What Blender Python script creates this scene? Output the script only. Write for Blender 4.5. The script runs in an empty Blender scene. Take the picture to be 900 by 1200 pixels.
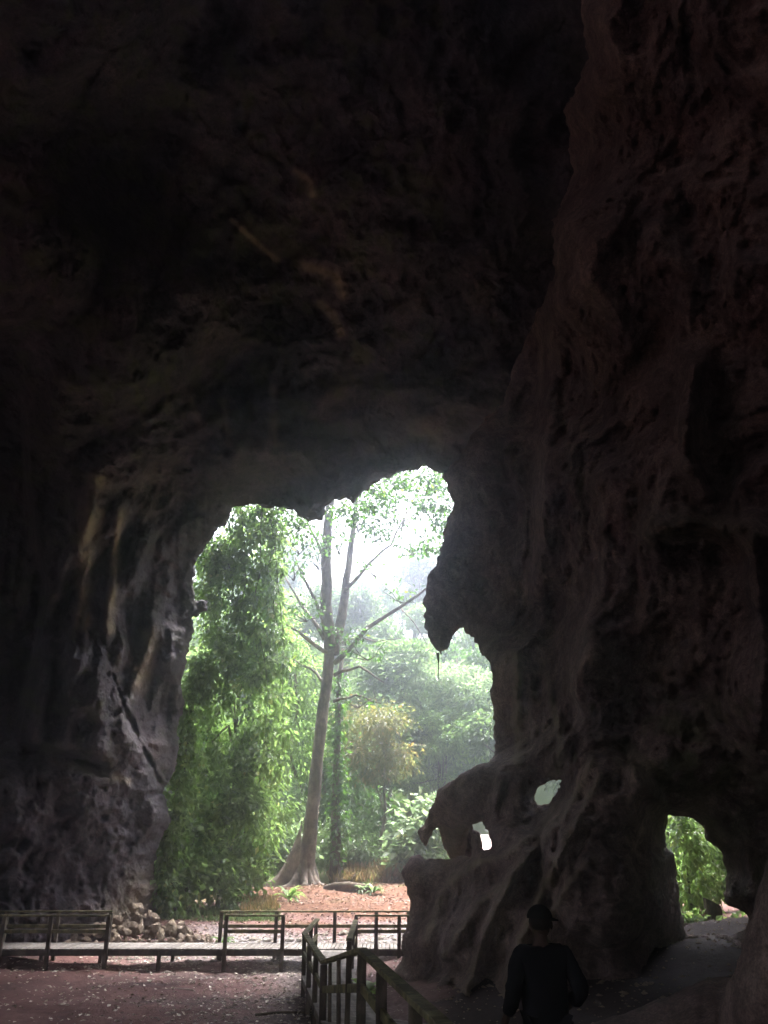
import bpy, bmesh, math, random
import numpy as np
from mathutils import Vector, Matrix

# ------------------------------------------------------------------ camera, sky, sun, exposure
random.seed(7); RNG = np.random.default_rng(7)
scene = bpy.context.scene
col = scene.collection
F_PX, HOR = 971.0, 1000.0
PITCH = math.atan((HOR - 600.0) / F_PX)
CAM = np.array([0.0, 0.0, 3.0])
cam = bpy.data.cameras.new('camera'); cam_o = bpy.data.objects.new('camera', cam); col.objects.link(cam_o)
cam_o.location = CAM; cam_o.rotation_euler = (math.pi / 2 + PITCH, 0, 0)
cam.sensor_fit = 'VERTICAL'; cam.sensor_height = 24.0; cam.lens = 24.0 * F_PX / 1200.0
cam.clip_start = 0.05; cam.clip_end = 2000
scene.camera = cam_o

SUN_EL, SUN_AZ = math.radians(68), math.radians(28)       # azimuth from +Y towards +X
world = bpy.data.worlds.new('World'); scene.world = world; world.use_nodes = True
wn = world.node_tree.nodes; wl = world.node_tree.links
bg = wn['Background']
sky = wn.new('ShaderNodeTexSky'); sky.sky_type = 'NISHITA'; sky.sun_disc = False
sky.sun_elevation = SUN_EL; sky.sun_rotation = SUN_AZ
sky.dust_density = 4.0; sky.air_density = 1.0; sky.ozone_density = 1.0
hs = wn.new('ShaderNodeHueSaturation'); hs.inputs['Saturation'].default_value = 0.18   # cloud cover greys the sky
wl.new(sky.outputs[0], hs.inputs['Color']); wl.new(hs.outputs[0], bg.inputs['Color'])
bg.inputs['Strength'].default_value = 0.15
sun = bpy.data.lights.new('sun', 'SUN'); sun.energy = 3.6; sun.angle = math.radians(16); sun.color = (1.0, 0.96, 0.9)
sun_o = bpy.data.objects.new('sun', sun); col.objects.link(sun_o)
sd = Vector((math.sin(SUN_AZ) * math.cos(SUN_EL), math.cos(SUN_AZ) * math.cos(SUN_EL), math.sin(SUN_EL)))
sun_o.rotation_euler = sd.to_track_quat('Z', 'Y').to_euler()
scene.view_settings.view_transform = 'Standard'; scene.view_settings.look = 'None'
scene.view_settings.gamma = 1.0; scene.view_settings.exposure = 3.1
scene.view_settings.use_curve_mapping = False
scene.render.engine = 'CYCLES'
cy = scene.cycles
cy.use_denoising = True; cy.max_bounces = 8; cy.diffuse_bounces = 5; cy.glossy_bounces = 2; cy.transmission_bounces = 3
cy.volume_bounces = 1; cy.transparent_max_bounces = 4; cy.use_adaptive_sampling = False
cy.sample_clamp_indirect = 6.0; cy.caustics_reflective = False; cy.caustics_refractive = False

# ------------------------------------------------------------------ helpers
SP, CP = math.sin(PITCH), math.cos(PITCH)
def PT(px, py, t):
    """world points at optical depth t (m) on the sight line of photo pixel px, py"""
    px = np.asarray(px, float); py = np.asarray(py, float); t = np.asarray(t, float)
    dx = (px - 450) / F_PX; dy = (600 - py) / F_PX
    return np.stack([dx * t, (CP - dy * SP) * t, CAM[2] + (SP + dy * CP) * t], -1)
def at(px, py, Y):
    dy = (600 - py) / F_PX
    return Vector(PT(px, py, Y / (CP - dy * SP)))

def _hash(ix, iy, iz, s):
    h = (ix * 374761393 + iy * 668265263 + iz * 2147483647 + s * 1274126177) & 0xffffffff
    h = ((h ^ (h >> 13)) * 1274126177) & 0xffffffff
    h = (h ^ (h >> 16)) & 0xffffffff
    h = (h * 2246822519) & 0xffffffff
    return h ^ (h >> 15)
_G = np.random.default_rng(3).normal(size=(256, 3)); _G /= np.linalg.norm(_G, axis=1)[:, None]
def noise3(p, s=0):
    i = np.floor(p).astype(np.int64); f = p - i
    u = f * f * f * (f * (f * 6 - 15) + 10)
    out = 0
    for a in (0, 1):
        wa = u[:, 0] if a else 1 - u[:, 0]
        for b in (0, 1):
            wb = u[:, 1] if b else 1 - u[:, 1]
            for c in (0, 1):
                wc = u[:, 2] if c else 1 - u[:, 2]
                g = _G[_hash(i[:, 0] + a, i[:, 1] + b, i[:, 2] + c, s) & 255]
                out = out + wa * wb * wc * ((f - (a, b, c)) * g).sum(1)
    return out * 1.6
def fbm(p, o=4, s=0, g=0.5):
    r = 0; a = 1
    for k in range(o):
        r = r + a * noise3(p * (2.03 ** k) + k * 17.3, s + k); a *= g
    return r
def ridged(p, o=4, s=0, g=0.5):
    r = 0; a = 1
    for k in range(o):
        r = r + a * (1 - 2.2 * np.abs(noise3(p * (2.03 ** k) + k * 9.1, s + k))); a *= g
    return r
def worley(p, s=0):
    i = np.floor(p).astype(np.int64); f = p - i
    d = np.full(len(p), 9.0)
    for a in (-1, 0, 1):
        for b in (-1, 0, 1):
            for c in (-1, 0, 1):
                h = _hash(i[:, 0] + a, i[:, 1] + b, i[:, 2] + c, s)
                q = np.stack([(h & 1023) / 1023., ((h >> 10) & 1023) / 1023., ((h >> 20) & 1023) / 1023.], 1) + (a, b, c)
                d = np.minimum(d, ((q - f) ** 2).sum(1))
    return np.sqrt(d)
def sstep(a, b, x):
    t = np.clip((x - a) / (b - a), 0, 1); return t * t * (3 - 2 * t)
def segdist(px, py, pts, closed=False):
    pts = list(pts) + ([pts[0]] if closed else [])
    d = np.full(px.shape, 1e9)
    for (ax, ay), (bx, by) in zip(pts[:-1], pts[1:]):
        vx, vy = bx - ax, by - ay; L = vx * vx + vy * vy + 1e-9
        t = np.clip(((px - ax) * vx + (py - ay) * vy) / L, 0, 1)
        d = np.minimum(d, (px - ax - t * vx) ** 2 + (py - ay - t * vy) ** 2)
    return np.sqrt(d)
def inside(px, py, poly):
    r = np.zeros(px.shape, bool); n = len(poly)
    for k in range(n):
        (ax, ay), (bx, by) = poly[k], poly[(k + 1) % n]
        if ay == by: continue
        r ^= ((ay > py) != (by > py)) & (px < (bx - ax) * (py - ay) / (by - ay) + ax)
    return r
def sdpoly(px, py, poly):
    d = segdist(px, py, poly, True); return np.where(inside(px, py, poly), d, -d)
def idw(px, py, ctrl, p=3.0, s=25.0):
    num = 0; den = 0
    for (cx, cy_, v) in ctrl:
        w = 1.0 / ((px - cx) ** 2 + (py - cy_) ** 2 + s * s) ** (p / 2)
        num = num + w * v; den = den + w
    return num / den

def mesh_np(name, V, F, attrs=None, smooth=True):
    """V (n,3), F (m,3|4) index array -> mesh"""
    V = np.ascontiguousarray(V, dtype=np.float32); F = np.asarray(F)
    k = F.shape[1]; me = bpy.data.meshes.new(name)
    me.vertices.add(len(V)); me.vertices.foreach_set('co', V.ravel())
    me.loops.add(F.size); me.loops.foreach_set('vertex_index', F.astype(np.int32).ravel())
    me.polygons.add(len(F)); me.polygons.foreach_set('loop_start', np.arange(0, F.size, k, dtype=np.int32))
    me.polygons.foreach_set('use_smooth', np.full(len(F), smooth))
    for an, av in (attrs or {}).items():
        a = me.attributes.new(an, 'FLOAT', 'POINT'); a.data.foreach_set('value', np.asarray(av, dtype=np.float32))
    me.update(calc_edges=True); me.validate()
    return me
def link(name, me, mat=None, parent=None):
    o = bpy.data.objects.new(name, me); col.objects.link(o)
    if mat is not None and me is not None and len(me.materials) == 0: me.materials.append(mat)
    if parent is not None: o.parent = parent
    return o
def tag(o, label=None, cat=None, group=None, kind=None):
    if label: o['label'] = label
    if cat: o['category'] = cat
    if group: o['group'] = group
    if kind: o['kind'] = kind
    return o
def empty(name, loc=(0, 0, 0), rz=0):
    o = bpy.data.objects.new(name, None); col.objects.link(o); o.location = loc; o.rotation_euler.z = rz
    o.empty_display_size = 0.2; return o
def copy_tree(o, parent=None):
    c = o.copy(); col.objects.link(c); c.parent = parent
    for ch in list(o.children): copy_tree(ch, c)
    return c

class MB:
    """collects vertices and faces of one piece"""
    def __init__(s): s.v = []; s.f = []
    def box(s, c, d, rot=None):
        n = len(s.v); c = Vector(c); h = Vector(d) / 2
        for x in (-1, 1):
            for y in (-1, 1):
                for z in (-1, 1):
                    p = Vector((x * h.x, y * h.y, z * h.z))
                    s.v.append(c + (rot @ p if rot else p))
        s.f += [[n + i for i in q] for q in ((0, 1, 3, 2), (4, 6, 7, 5), (0, 4, 5, 1), (2, 3, 7, 6), (0, 2, 6, 4), (1, 5, 7, 3))]
        return s
    def beam(s, a, b, w, h):
        a = Vector(a); b = Vector(b); d = (b - a).normalized()
        ref = Vector((0, 0, 1)) if abs(d.z) < .95 else Vector((0, 1, 0))
        x = d.cross(ref).normalized(); z = x.cross(d)
        R = Matrix((x, d, z)).transposed()
        return s.box((a + b) / 2, (w, (b - a).length, h), R)
    def tube(s, pts, rad, n=8, cap=True):
        pts = [Vector(p) for p in pts]; b0 = len(s.v); prev = None
        for i, p in enumerate(pts):
            d = (pts[min(i + 1, len(pts) - 1)] - pts[max(i - 1, 0)]).normalized()
            if prev is None: prev = d.orthogonal().normalized()
            x = (prev - d * prev.dot(d)).normalized(); y = d.cross(x); prev = x
            for k in range(n):
                a = 2 * math.pi * k / n
                s.v.append(p + (x * math.cos(a) + y * math.sin(a)) * rad[i])
        for i in range(len(pts) - 1):
            for k in range(n):
                q = b0 + i * n; k2 = (k + 1) % n
                s.f.append([q + k, q + k2, q + n + k2, q + n + k])
        if cap:
            s.f.append([b0 + k for k in reversed(range(n))]); e = b0 + (len(pts) - 1) * n
            s.f.append([e + k for k in range(n)])
        return s
    def build(s, name, mat, parent=None, smooth=False, bevel=0):
        me = bpy.data.meshes.new(name); me.from_pydata([tuple(v) for v in s.v], [], s.f)
        if bevel:
            bm = bmesh.new(); bm.from_mesh(me)
            bmesh.ops.bevel(bm, geom=list(bm.edges), offset=bevel, segments=1, affect='EDGES'); bm.to_mesh(me); bm.free()
        for p in me.polygons: p.use_smooth = smooth
        me.update(); return link(name, me, mat, parent)

# ------------------------------------------------------------------ materials
def newmat(name):
    m = bpy.data.materials.new(name); m.use_nodes = True
    nt = m.node_tree; return m, nt, nt.nodes['Principled BSDF']
def nd(nt, t, **kw):
    n = nt.nodes.new(t)
    for k, v in kw.items():
        if hasattr(n, k): setattr(n, k, v)
        else: n.inputs[k].default_value = v
    return n
def ramp(nt, stops):
    r = nt.nodes.new('ShaderNodeValToRGB'); e = r.color_ramp.elements
    while len(e) < len(stops): e.new(0.5)
    for el, (p, c) in zip(e, stops): el.position = p; el.color = (*c, 1)
    return r
def coords(nt): return nt.nodes.new('ShaderNodeTexCoord').outputs['Object']
def mixc(nt, fac, a, b, mode='MIX'):
    m = nt.nodes.new('ShaderNodeMix'); m.data_type = 'RGBA'; m.blend_type = mode
    for sock, v in ((m.inputs[0], fac), (m.inputs[6], a), (m.inputs[7], b)):
        if isinstance(v, (int, float)): sock.default_value = v
        elif isinstance(v, tuple): sock.default_value = (*v, 1)
        else: nt.links.new(v, sock)
    return m.outputs[2]
def attr(nt, name):
    a = nt.nodes.new('ShaderNodeAttribute'); a.attribute_name = name; return a.outputs['Fac']
def bump(nt, bsdf, hs, strength=0.6, dist=0.05):
    prev = None
    for h, st, di in hs:
        b = nt.nodes.new('ShaderNodeBump'); b.inputs['Strength'].default_value = st; b.inputs['Distance'].default_value = di
        nt.links.new(h, b.inputs['Height'])
        if prev: nt.links.new(prev, b.inputs['Normal'])
        prev = b.outputs[0]
    nt.links.new(prev, bsdf.inputs['Normal'])
def rock_mat(name, stops, tan=(.36, .29, .19), moss=(.09, .11, .035), sc=1.0, bd=1.0):
    m, nt, b = newmat(name); c = coords(nt)
    n1 = nd(nt, 'ShaderNodeTexNoise', Scale=0.35 * sc, Detail=8.0, Roughness=0.65); nt.links.new(c, n1.inputs['Vector'])
    n2 = nd(nt, 'ShaderNodeTexNoise', Scale=2.6 * sc, Detail=8.0, Roughness=0.7); nt.links.new(c, n2.inputs['Vector'])
    mp = nt.nodes.new('ShaderNodeMapping'); mp.inputs['Scale'].default_value = (1.6, 1.6, .16); nt.links.new(c, mp.inputs[0])
    n3 = nd(nt, 'ShaderNodeTexNoise', Scale=1.0, Detail=5.0, Roughness=0.6); nt.links.new(mp.outputs[0], n3.inputs['Vector'])
    r = ramp(nt, stops); nt.links.new(n1.outputs[0], r.inputs[0])
    r2 = ramp(nt, [(.3, (.55, .55, .55)), (.7, (1.35, 1.32, 1.3))]); nt.links.new(n2.outputs[0], r2.inputs[0])
    r3 = ramp(nt, [(.35, (.62, .62, .65)), (.65, (1.2, 1.18, 1.15))]); nt.links.new(n3.outputs[0], r3.inputs[0])
    x = mixc(nt, 1.0, r.outputs[0], r2.outputs[0], 'MULTIPLY'); x = mixc(nt, .8, x, r3.outputs[0], 'MULTIPLY')
    n5 = nd(nt, 'ShaderNodeTexNoise', Scale=14.0 * sc, Detail=5.0, Roughness=0.75); nt.links.new(c, n5.inputs['Vector'])
    r5 = ramp(nt, [(.36, (.5, .5, .5)), (.64, (1.5, 1.48, 1.45))]); nt.links.new(n5.outputs[0], r5.inputs[0]); x = mixc(nt, .75, x, r5.outputs[0], 'MULTIPLY')
    x = mixc(nt, attr(nt, 'moss'), x, moss); x = mixc(nt, attr(nt, 'tan'), x, tan)
    nt.links.new(x, b.inputs['Base Color']); b.inputs['Roughness'].default_value = 0.85
    b.inputs['Specular IOR Level'].default_value = 0.25
    n4 = nd(nt, 'ShaderNodeTexNoise', Scale=9.0 * sc, Detail=6.0, Roughness=0.7); nt.links.new(c, n4.inputs['Vector'])
    v = nd(nt, 'ShaderNodeTexVoronoi', Scale=4.5 * sc); nt.links.new(c, v.inputs['Vector'])
    bump(nt, b, [(n2.outputs[0], .8, .25 * bd), (v.outputs[0], .6, .09 * bd), (n4.outputs[0], .9, .09 * bd)])
    return m
M = {}
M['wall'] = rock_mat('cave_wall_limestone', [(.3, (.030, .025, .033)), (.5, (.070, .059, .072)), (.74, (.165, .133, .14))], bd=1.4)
M['pillar'] = rock_mat('pillar_limestone', [(.3, (.125, .085, .082)), (.5, (.25, .175, .162)), (.72, (.40, .29, .25))], sc=1.6, bd=1.7)
M['stone'] = rock_mat('loose_stone', [(.3, (.28, .25, .24)), (.5, (.44, .41, .39)), (.7, (.6, .57, .55))], sc=3.0)
M['rubble'] = rock_mat('rubble_stone', [(.3, (.16, .12, .10)), (.5, (.28, .22, .18)), (.7, (.42, .34, .28))], sc=3.0)

def leaf_mat(name, dark, light, warm, warm_amt=0.1, trans=0.52):
    m, nt, b = newmat(name); out = nt.nodes['Material Output']
    r = ramp(nt, [(0.0, dark), (1 - warm_amt - .25, light), (1 - warm_amt, light), (1.0, warm)])
    nt.links.new(attr(nt, 'leaf'), r.inputs[0]); nt.links.new(r.outputs[0], b.inputs['Base Color'])
    b.inputs['Roughness'].default_value = .45; b.inputs['Specular IOR Level'].default_value = .4
    t = nt.nodes.new('ShaderNodeBsdfTranslucent')
    h = nd(nt, 'ShaderNodeHueSaturation', Saturation=1.15, Value=1.5); nt.links.new(r.outputs[0], h.inputs['Color']); nt.links.new(h.outputs[0], t.inputs['Color'])
    mx = nt.nodes.new('ShaderNodeMixShader'); mx.inputs[0].default_value = trans
    nt.links.new(b.outputs[0], mx.inputs[1]); nt.links.new(t.outputs[0], mx.inputs[2]); nt.links.new(mx.outputs[0], out.inputs['Surface'])
    return m
M['lf_dark'] = leaf_mat('dark_green_leaves', (.025, .055, .014), (.075, .145, .032), (.20, .26, .05), .08)
M['lf_mid'] = leaf_mat('mid_green_leaves', (.048, .082, .03), (.125, .185, .075), (.25, .27, .11), .08)
M['lf_bright'] = leaf_mat('bright_green_leaves', (.085, .13, .045), (.20, .29, .105), (.33, .36, .15), .15, .6)
M['lf_pale'] = leaf_mat('pale_grey_green_leaves', (.08, .12, .065), (.20, .27, .14), (.30, .32, .17), .1)
M['lf_rust'] = leaf_mat('rusty_olive_leaves', (.055, .072, .022), (.135, .135, .05), (.22, .145, .06), .35)
M['lf_dry'] = leaf_mat('dry_grass_blades', (.09, .09, .035), (.19, .145, .075), (.28, .19, .11), .3)

def bark_mat(name, c1, c2, sc=3.0):
    m, nt, b = newmat(name); c = coords(nt)
    mp = nt.nodes.new('ShaderNodeMapping'); mp.inputs['Scale'].default_value = (sc, sc, sc * .3); nt.links.new(c, mp.inputs[0])
    n = nd(nt, 'ShaderNodeTexNoise', Scale=1.0, Detail=8.0, Roughness=.7); nt.links.new(mp.outputs[0], n.inputs['Vector'])
    r = ramp(nt, [(.35, c1), (.65, c2)]); nt.links.new(n.outputs[0], r.inputs[0]); nt.links.new(r.outputs[0], b.inputs['Base Color'])
    oi = nt.nodes.new('ShaderNodeObjectInfo'); ro = ramp(nt, [(0, (.72, .70, .68)), (1, (1.2, 1.2, 1.18))]); nt.links.new(oi.outputs['Random'], ro.inputs[0])
    nb = nd(nt, 'ShaderNodeTexNoise', Scale=sc * .55, Detail=6.0, Roughness=.7); nt.links.new(c, nb.inputs['Vector']); rb = ramp(nt, [(.42, (.55, .56, .52)), (.58, (1.25, 1.25, 1.25))]); nt.links.new(nb.outputs[0], rb.inputs[0])
    nt.links.new(mixc(nt, 1.0, mixc(nt, 1.0, r.outputs[0], rb.outputs[0], 'MULTIPLY'), ro.outputs[0], 'MULTIPLY'), b.inputs['Base Color'])
    b.inputs['Roughness'].default_value = .9; b.inputs['Specular IOR Level'].default_value = .15; bump(nt, b, [(n.outputs[0], .6, .06)]); return m
M['bark'] = bark_mat('pale_grey_bark', (.06, .048, .04), (.21, .175, .15), 2.6)
M['bark_dark'] = bark_mat('dark_brown_bark', (.05, .04, .03), (.14, .11, .085))
M['wood'] = bark_mat('weathered_dark_timber', (.035, .028, .024), (.10, .082, .065), 6.0)
M['wood_top'] = bark_mat('mossy_rail_timber', (.06, .055, .03), (.17, .155, .085), 6.0)
M['plank'] = bark_mat('grey_deck_planks', (.12, .105, .10), (.29, .265, .255), 5.0)

def ground_mat():
    m, nt, b = newmat('cave_floor_earth'); c = coords(nt)
    n1 = nd(nt, 'ShaderNodeTexNoise', Scale=.5, Detail=8.0, Roughness=.65); nt.links.new(c, n1.inputs['Vector'])
    n2 = nd(nt, 'ShaderNodeTexNoise', Scale=7.0, Detail=8.0, Roughness=.75); nt.links.new(c, n2.inputs['Vector'])
    r = ramp(nt, [(.3, (.078, .040, .037)), (.5, (.148, .078, .070)), (.7, (.21, .122, .107))]); nt.links.new(n1.outputs[0], r.inputs[0])
    red = ramp(nt, [(.35, (.07, .034, .022)), (.5, (.12, .058, .038)), (.65, (.17, .10, .062))]); nt.links.new(n2.outputs[0], red.inputs[0])
    grn = ramp(nt, [(.3, (.03, .06, .015)), (.7, (.09, .13, .03))]); nt.links.new(n2.outputs[0], grn.inputs[0])
    gra = ramp(nt, [(.35, (.07, .062, .066)), (.5, (.15, .135, .135)), (.62, (.34, .32, .32))]); nt.links.new(n2.outputs[0], gra.inputs[0])
    x = mixc(nt, attr(nt, 'gravel'), r.outputs[0], gra.outputs[0]); x = mixc(nt, attr(nt, 'dark_earth'), x, (.045, .033, .032)); x = mixc(nt, attr(nt, 'litter'), x, red.outputs[0]); x = mixc(nt, attr(nt, 'green'), x, grn.outputs[0])
    r2 = ramp(nt, [(.3, (.6, .6, .6)), (.7, (1.3, 1.3, 1.3))]); nt.links.new(n2.outputs[0], r2.inputs[0])
    x = mixc(nt, .8, x, r2.outputs[0], 'MULTIPLY')
    nt.links.new(x, b.inputs['Base Color']); b.inputs['Roughness'].default_value = .95; b.inputs['Specular IOR Level'].default_value = .08
    bump(nt, b, [(n1.outputs[0], .5, .1), (n2.outputs[0], .9, .06)]); return m
M['ground'] = ground_mat()
def flat_mat(name, c, rough=.8):
    m, nt, b = newmat(name); n = nd(nt, 'ShaderNodeTexNoise', Scale=8.0, Detail=5.0); nt.links.new(coords(nt), n.inputs['Vector'])
    r = ramp(nt, [(.3, tuple(v * .75 for v in c)), (.7, tuple(min(1, v * 1.2) for v in c))]); nt.links.new(n.outputs[0], r.inputs[0])
    nt.links.new(r.outputs[0], b.inputs['Base Color']); b.inputs['Roughness'].default_value = rough; b.inputs['Specular IOR Level'].default_value = .1 if rough > .65 else .5; return m
M['plaster'] = flat_mat('pale_plaster', (.2, .195, .2)); M['tin'] = flat_mat('rusty_pink_tin', (.42, .30, .28), .6)
M['pane'] = flat_mat('dark_window_pane', (.03, .035, .04), .15)
M['metal_rail'] = flat_mat('pale_galvanised_pipe', (.6, .6, .62), .5)
M['skin'] = flat_mat('skin', (.035, .022, .018), .7); M['cloth'] = flat_mat('dark_shirt_cloth', (.005, .005, .006), .9)
M['trouser'] = flat_mat('dark_trouser_cloth', (.006, .006, .007), .9); M['cap'] = flat_mat('dark_cap_cloth', (.006, .006, .007), .85)
M['hair'] = flat_mat('black_hair', (.012, .01, .009), .8); M['rope'] = flat_mat('pale_root', (.35, .3, .27))

# ------------------------------------------------------------------ ground
GC = [(-8, 18, -.25), (-8, 24, -.25), (-8, 28, -.22), (-3, 24, -.3), (-3, 28, -.25), (-12, 24, -.1), (-16, 28, .2), (-9, 31.5, .05), (-4, 31.5, .1), (1, 30, .1), (-2, 18, -.25),
      (-7, 36, .55), (-3, 36, .5), (2, 36, .6), (-6, 42, .95), (0, 42, 1.0), (-4, 48, 1.43), (4, 48, 1.5), (0, 55, 1.9), (-20, 45, 2.0), (20, 45, 2.0), (0, 62, 2.6),
      (-30, 60, 4), (30, 60, 4), (-.5, 12, -.1), (0, 7, .3), (1.2, 16, .05), (2, 14, .45), (3.5, 14.5, .7), (5, 15, .85), (4, 19, .7), (7, 20, 1.2), (9, 23, 1.4), (9, 28, 1.45), (12, 32, 1.5),
      (14, 14, 1.5), (6, 9, 1.0), (-6, 10, 0), (-12, 12, .2), (0, -5, .8), (0, -25, 1.5), (-18, 0, .8), (18, 0, 1.6), (0, 0, .8), (2, 24, .2), (4, 26, .6), (5, 36, 1.0)]
def gz(x, y):
    x = np.asarray(x, float); y = np.asarray(y, float)
    z = idw(x, y, GC, 3.5, 1.5)
    hill = sstep(58, 125, y + .25 * np.abs(x)) * 30 + sstep(125, 320, y) * 20
    return z + hill
def gzn(x, y):
    x = np.asarray(x, float); y = np.asarray(y, float); sh = x.shape
    p = np.stack([x.ravel(), y.ravel(), np.zeros(x.size)], 1)
    n = fbm(p * .35, 3, 51) * .10 + fbm(p * 1.6, 3, 52) * .035
    far = sstep(50, 120, p[:, 1]); n = n + far * fbm(p * .03, 3, 53) * 5
    return gz(x, y) + n.reshape(sh)
def make_ground():
    xs = np.concatenate([-np.geomspace(112, 21, 20), np.arange(-20, 16.01, .14), np.geomspace(17, 112, 20)])
    ys = np.concatenate([-np.geomspace(44, 9, 12), np.arange(-8, 9, .5), np.arange(9, 52, .16), np.geomspace(52.3, 168, 46)])
    X, Y = np.meshgrid(xs, ys); Z = gzn(X, Y); nx, ny = len(xs), len(ys)
    p = np.stack([X.ravel(), Y.ravel(), np.zeros(X.size)], 1)
    nz = fbm(p * .3, 4, 61).reshape(X.shape)
    Z = Z + (fbm(p * 4.5, 2, 62) * .018).reshape(X.shape)
    litter = sstep(33.5, 38, Y + nz * 3 + .25 * X) * (1 - sstep(50, 56, Y))
    gravel = np.exp(-((Y - 31 + nz * 3) / 3.2) ** 2) * sstep(-9, -5, X) * (1 - sstep(4, 7, X)) + .55 * np.exp(-((X + .9 + (Y - 17) * .12 + nz) / 1.6) ** 2) * sstep(13, 18, Y) * (1 - sstep(27, 30, Y))
    green = np.clip(sstep(46, 54, Y + nz * 6) + sstep(-7, -10, X + nz * 2) * sstep(35, 38, Y) + sstep(8, 10, X) * sstep(30, 33, Y), 0, 1)
    I = np.arange(nx * ny).reshape(ny, nx)
    F = np.stack([I[:-1, :-1], I[:-1, 1:], I[1:, 1:], I[1:, :-1]], -1).reshape(-1, 4)
    me = mesh_np('ground', np.stack([X, Y, Z], -1).reshape(-1, 3), F, {'litter': litter.ravel(), 'gravel': np.clip(gravel, 0, 1).ravel(), 'green': green.ravel(), 'dark_earth': np.clip(sstep(.8, 2.6, X + nz * 1.2) * (1 - sstep(24, 27, Y)) + .6 * sstep(.15, .5, nz) * (Y < 30), 0, 1).ravel()})  # last mask: darker earth towards the right and in random patches
    return tag(link('ground', me, M['ground']), kind='structure')
make_ground()

# ------------------------------------------------------------------ rock masses: a front and a back surface joined in a rounded lip
def rock_mass(name, mat, xs, ys, dist, depth, R, half, extra=3.0, disp=None, attrs=None, edge=3.5, seed=0, jitter=.05):
    PX, PY = np.meshgrid(xs, ys); sh = PX.shape
    px, py = PX.ravel(), PY.ravel()
    T = depth(px, py)
    p0 = PT(px, py, T)
    dpx = dist(px, py)
    near = np.abs(dpx) < 60
    q = p0[near]; dpx[near] += fbm(q * .8, 4, seed + 5) * edge * 1.5 + (ridged(q * 2.2, 3, seed + 9) - .9) * edge * .7
    d = dpx * T / F_PX
    D2 = dpx.reshape(sh); gy, gx = np.gradient(D2, ys, xs)
    gl = np.sqrt(gx ** 2 + gy ** 2) + 1e-6
    out = dpx <= 0
    mv = np.clip(-dpx / gl.ravel(), 0, 14)
    ux, uy = (gx / gl).ravel(), (gy / gl).ravel()
    px = np.where(out, px + ux * mv, px); py = np.where(out, py + uy * mv, py)
    Rr = R(px, py) if callable(R) else R; hh = half(px, py) if callable(half) else half
    prof = np.sqrt(np.clip(1 - (1 - np.clip(d / Rr, 0, 1)) ** 2, 0, 1))
    disp_v = disp(px, py, p0) if disp else 0
    fade = np.clip(d / .7, 0, 1) * .75 + .25
    tf = T + hh * (1 - prof) - disp_v * fade
    tb = T + hh * (1 + prof) + np.clip(d, 0, extra) + .6 * fbm(p0 * .5, 3, seed + 31) * np.clip(d, 0, 1)
    tb = np.maximum(tb, tf + .02)
    mid = T + hh - disp_v * fade
    tf = np.where(out, mid, tf); tb = np.where(out, mid, tb)
    Vf = PT(px, py, tf); Vb = PT(px, py, tb)
    if jitter:
        for V in (Vf,):
            V += np.stack([noise3(Vf * 2.7, seed + 71), noise3(Vf * 2.7, seed + 72), noise3(Vf * 2.7, seed + 73)], 1) * jitter
        Vb[out] = Vf[out]
    n = len(px); keep = (~out).reshape(sh)
    cell = keep[:-1, :-1] | keep[:-1, 1:] | keep[1:, 1:] | keep[1:, :-1]
    I = np.arange(n).reshape(sh)
    Fq = np.stack([I[:-1, :-1], I[1:, :-1], I[1:, 1:], I[:-1, 1:]], -1)[cell]
    bidx = np.where(out, np.arange(n), np.arange(n) + n)
    Fb = bidx[Fq][:, ::-1]
    V = np.concatenate([Vf, Vb]); Fa = np.concatenate([Fq, Fb])
    used = np.zeros(2 * n, bool); used[Fa.ravel()] = True
    remap = np.cumsum(used) - 1
    A = {}
    at_ = attrs(px, py, p0) if attrs else {}
    for k in ('moss', 'tan'):
        v = at_.get(k, np.zeros(n)); A[k] = np.clip(np.concatenate([v, v]), 0, 1)[used]
    me = mesh_np(name, V[used], remap[Fa], A)
    return link(name, me, mat)
def rng(*parts): return np.concatenate([np.arange(a, b, s) for a, b, s in parts])
def blob(px, py, cx, cy_, rx, ry): return np.exp(-((px - cx) / rx) ** 2 - ((py - cy_) / ry) ** 2)
def stroke(px, py, pts, w): return np.exp(-(segdist(px, py, pts) / w) ** 2)

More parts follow.
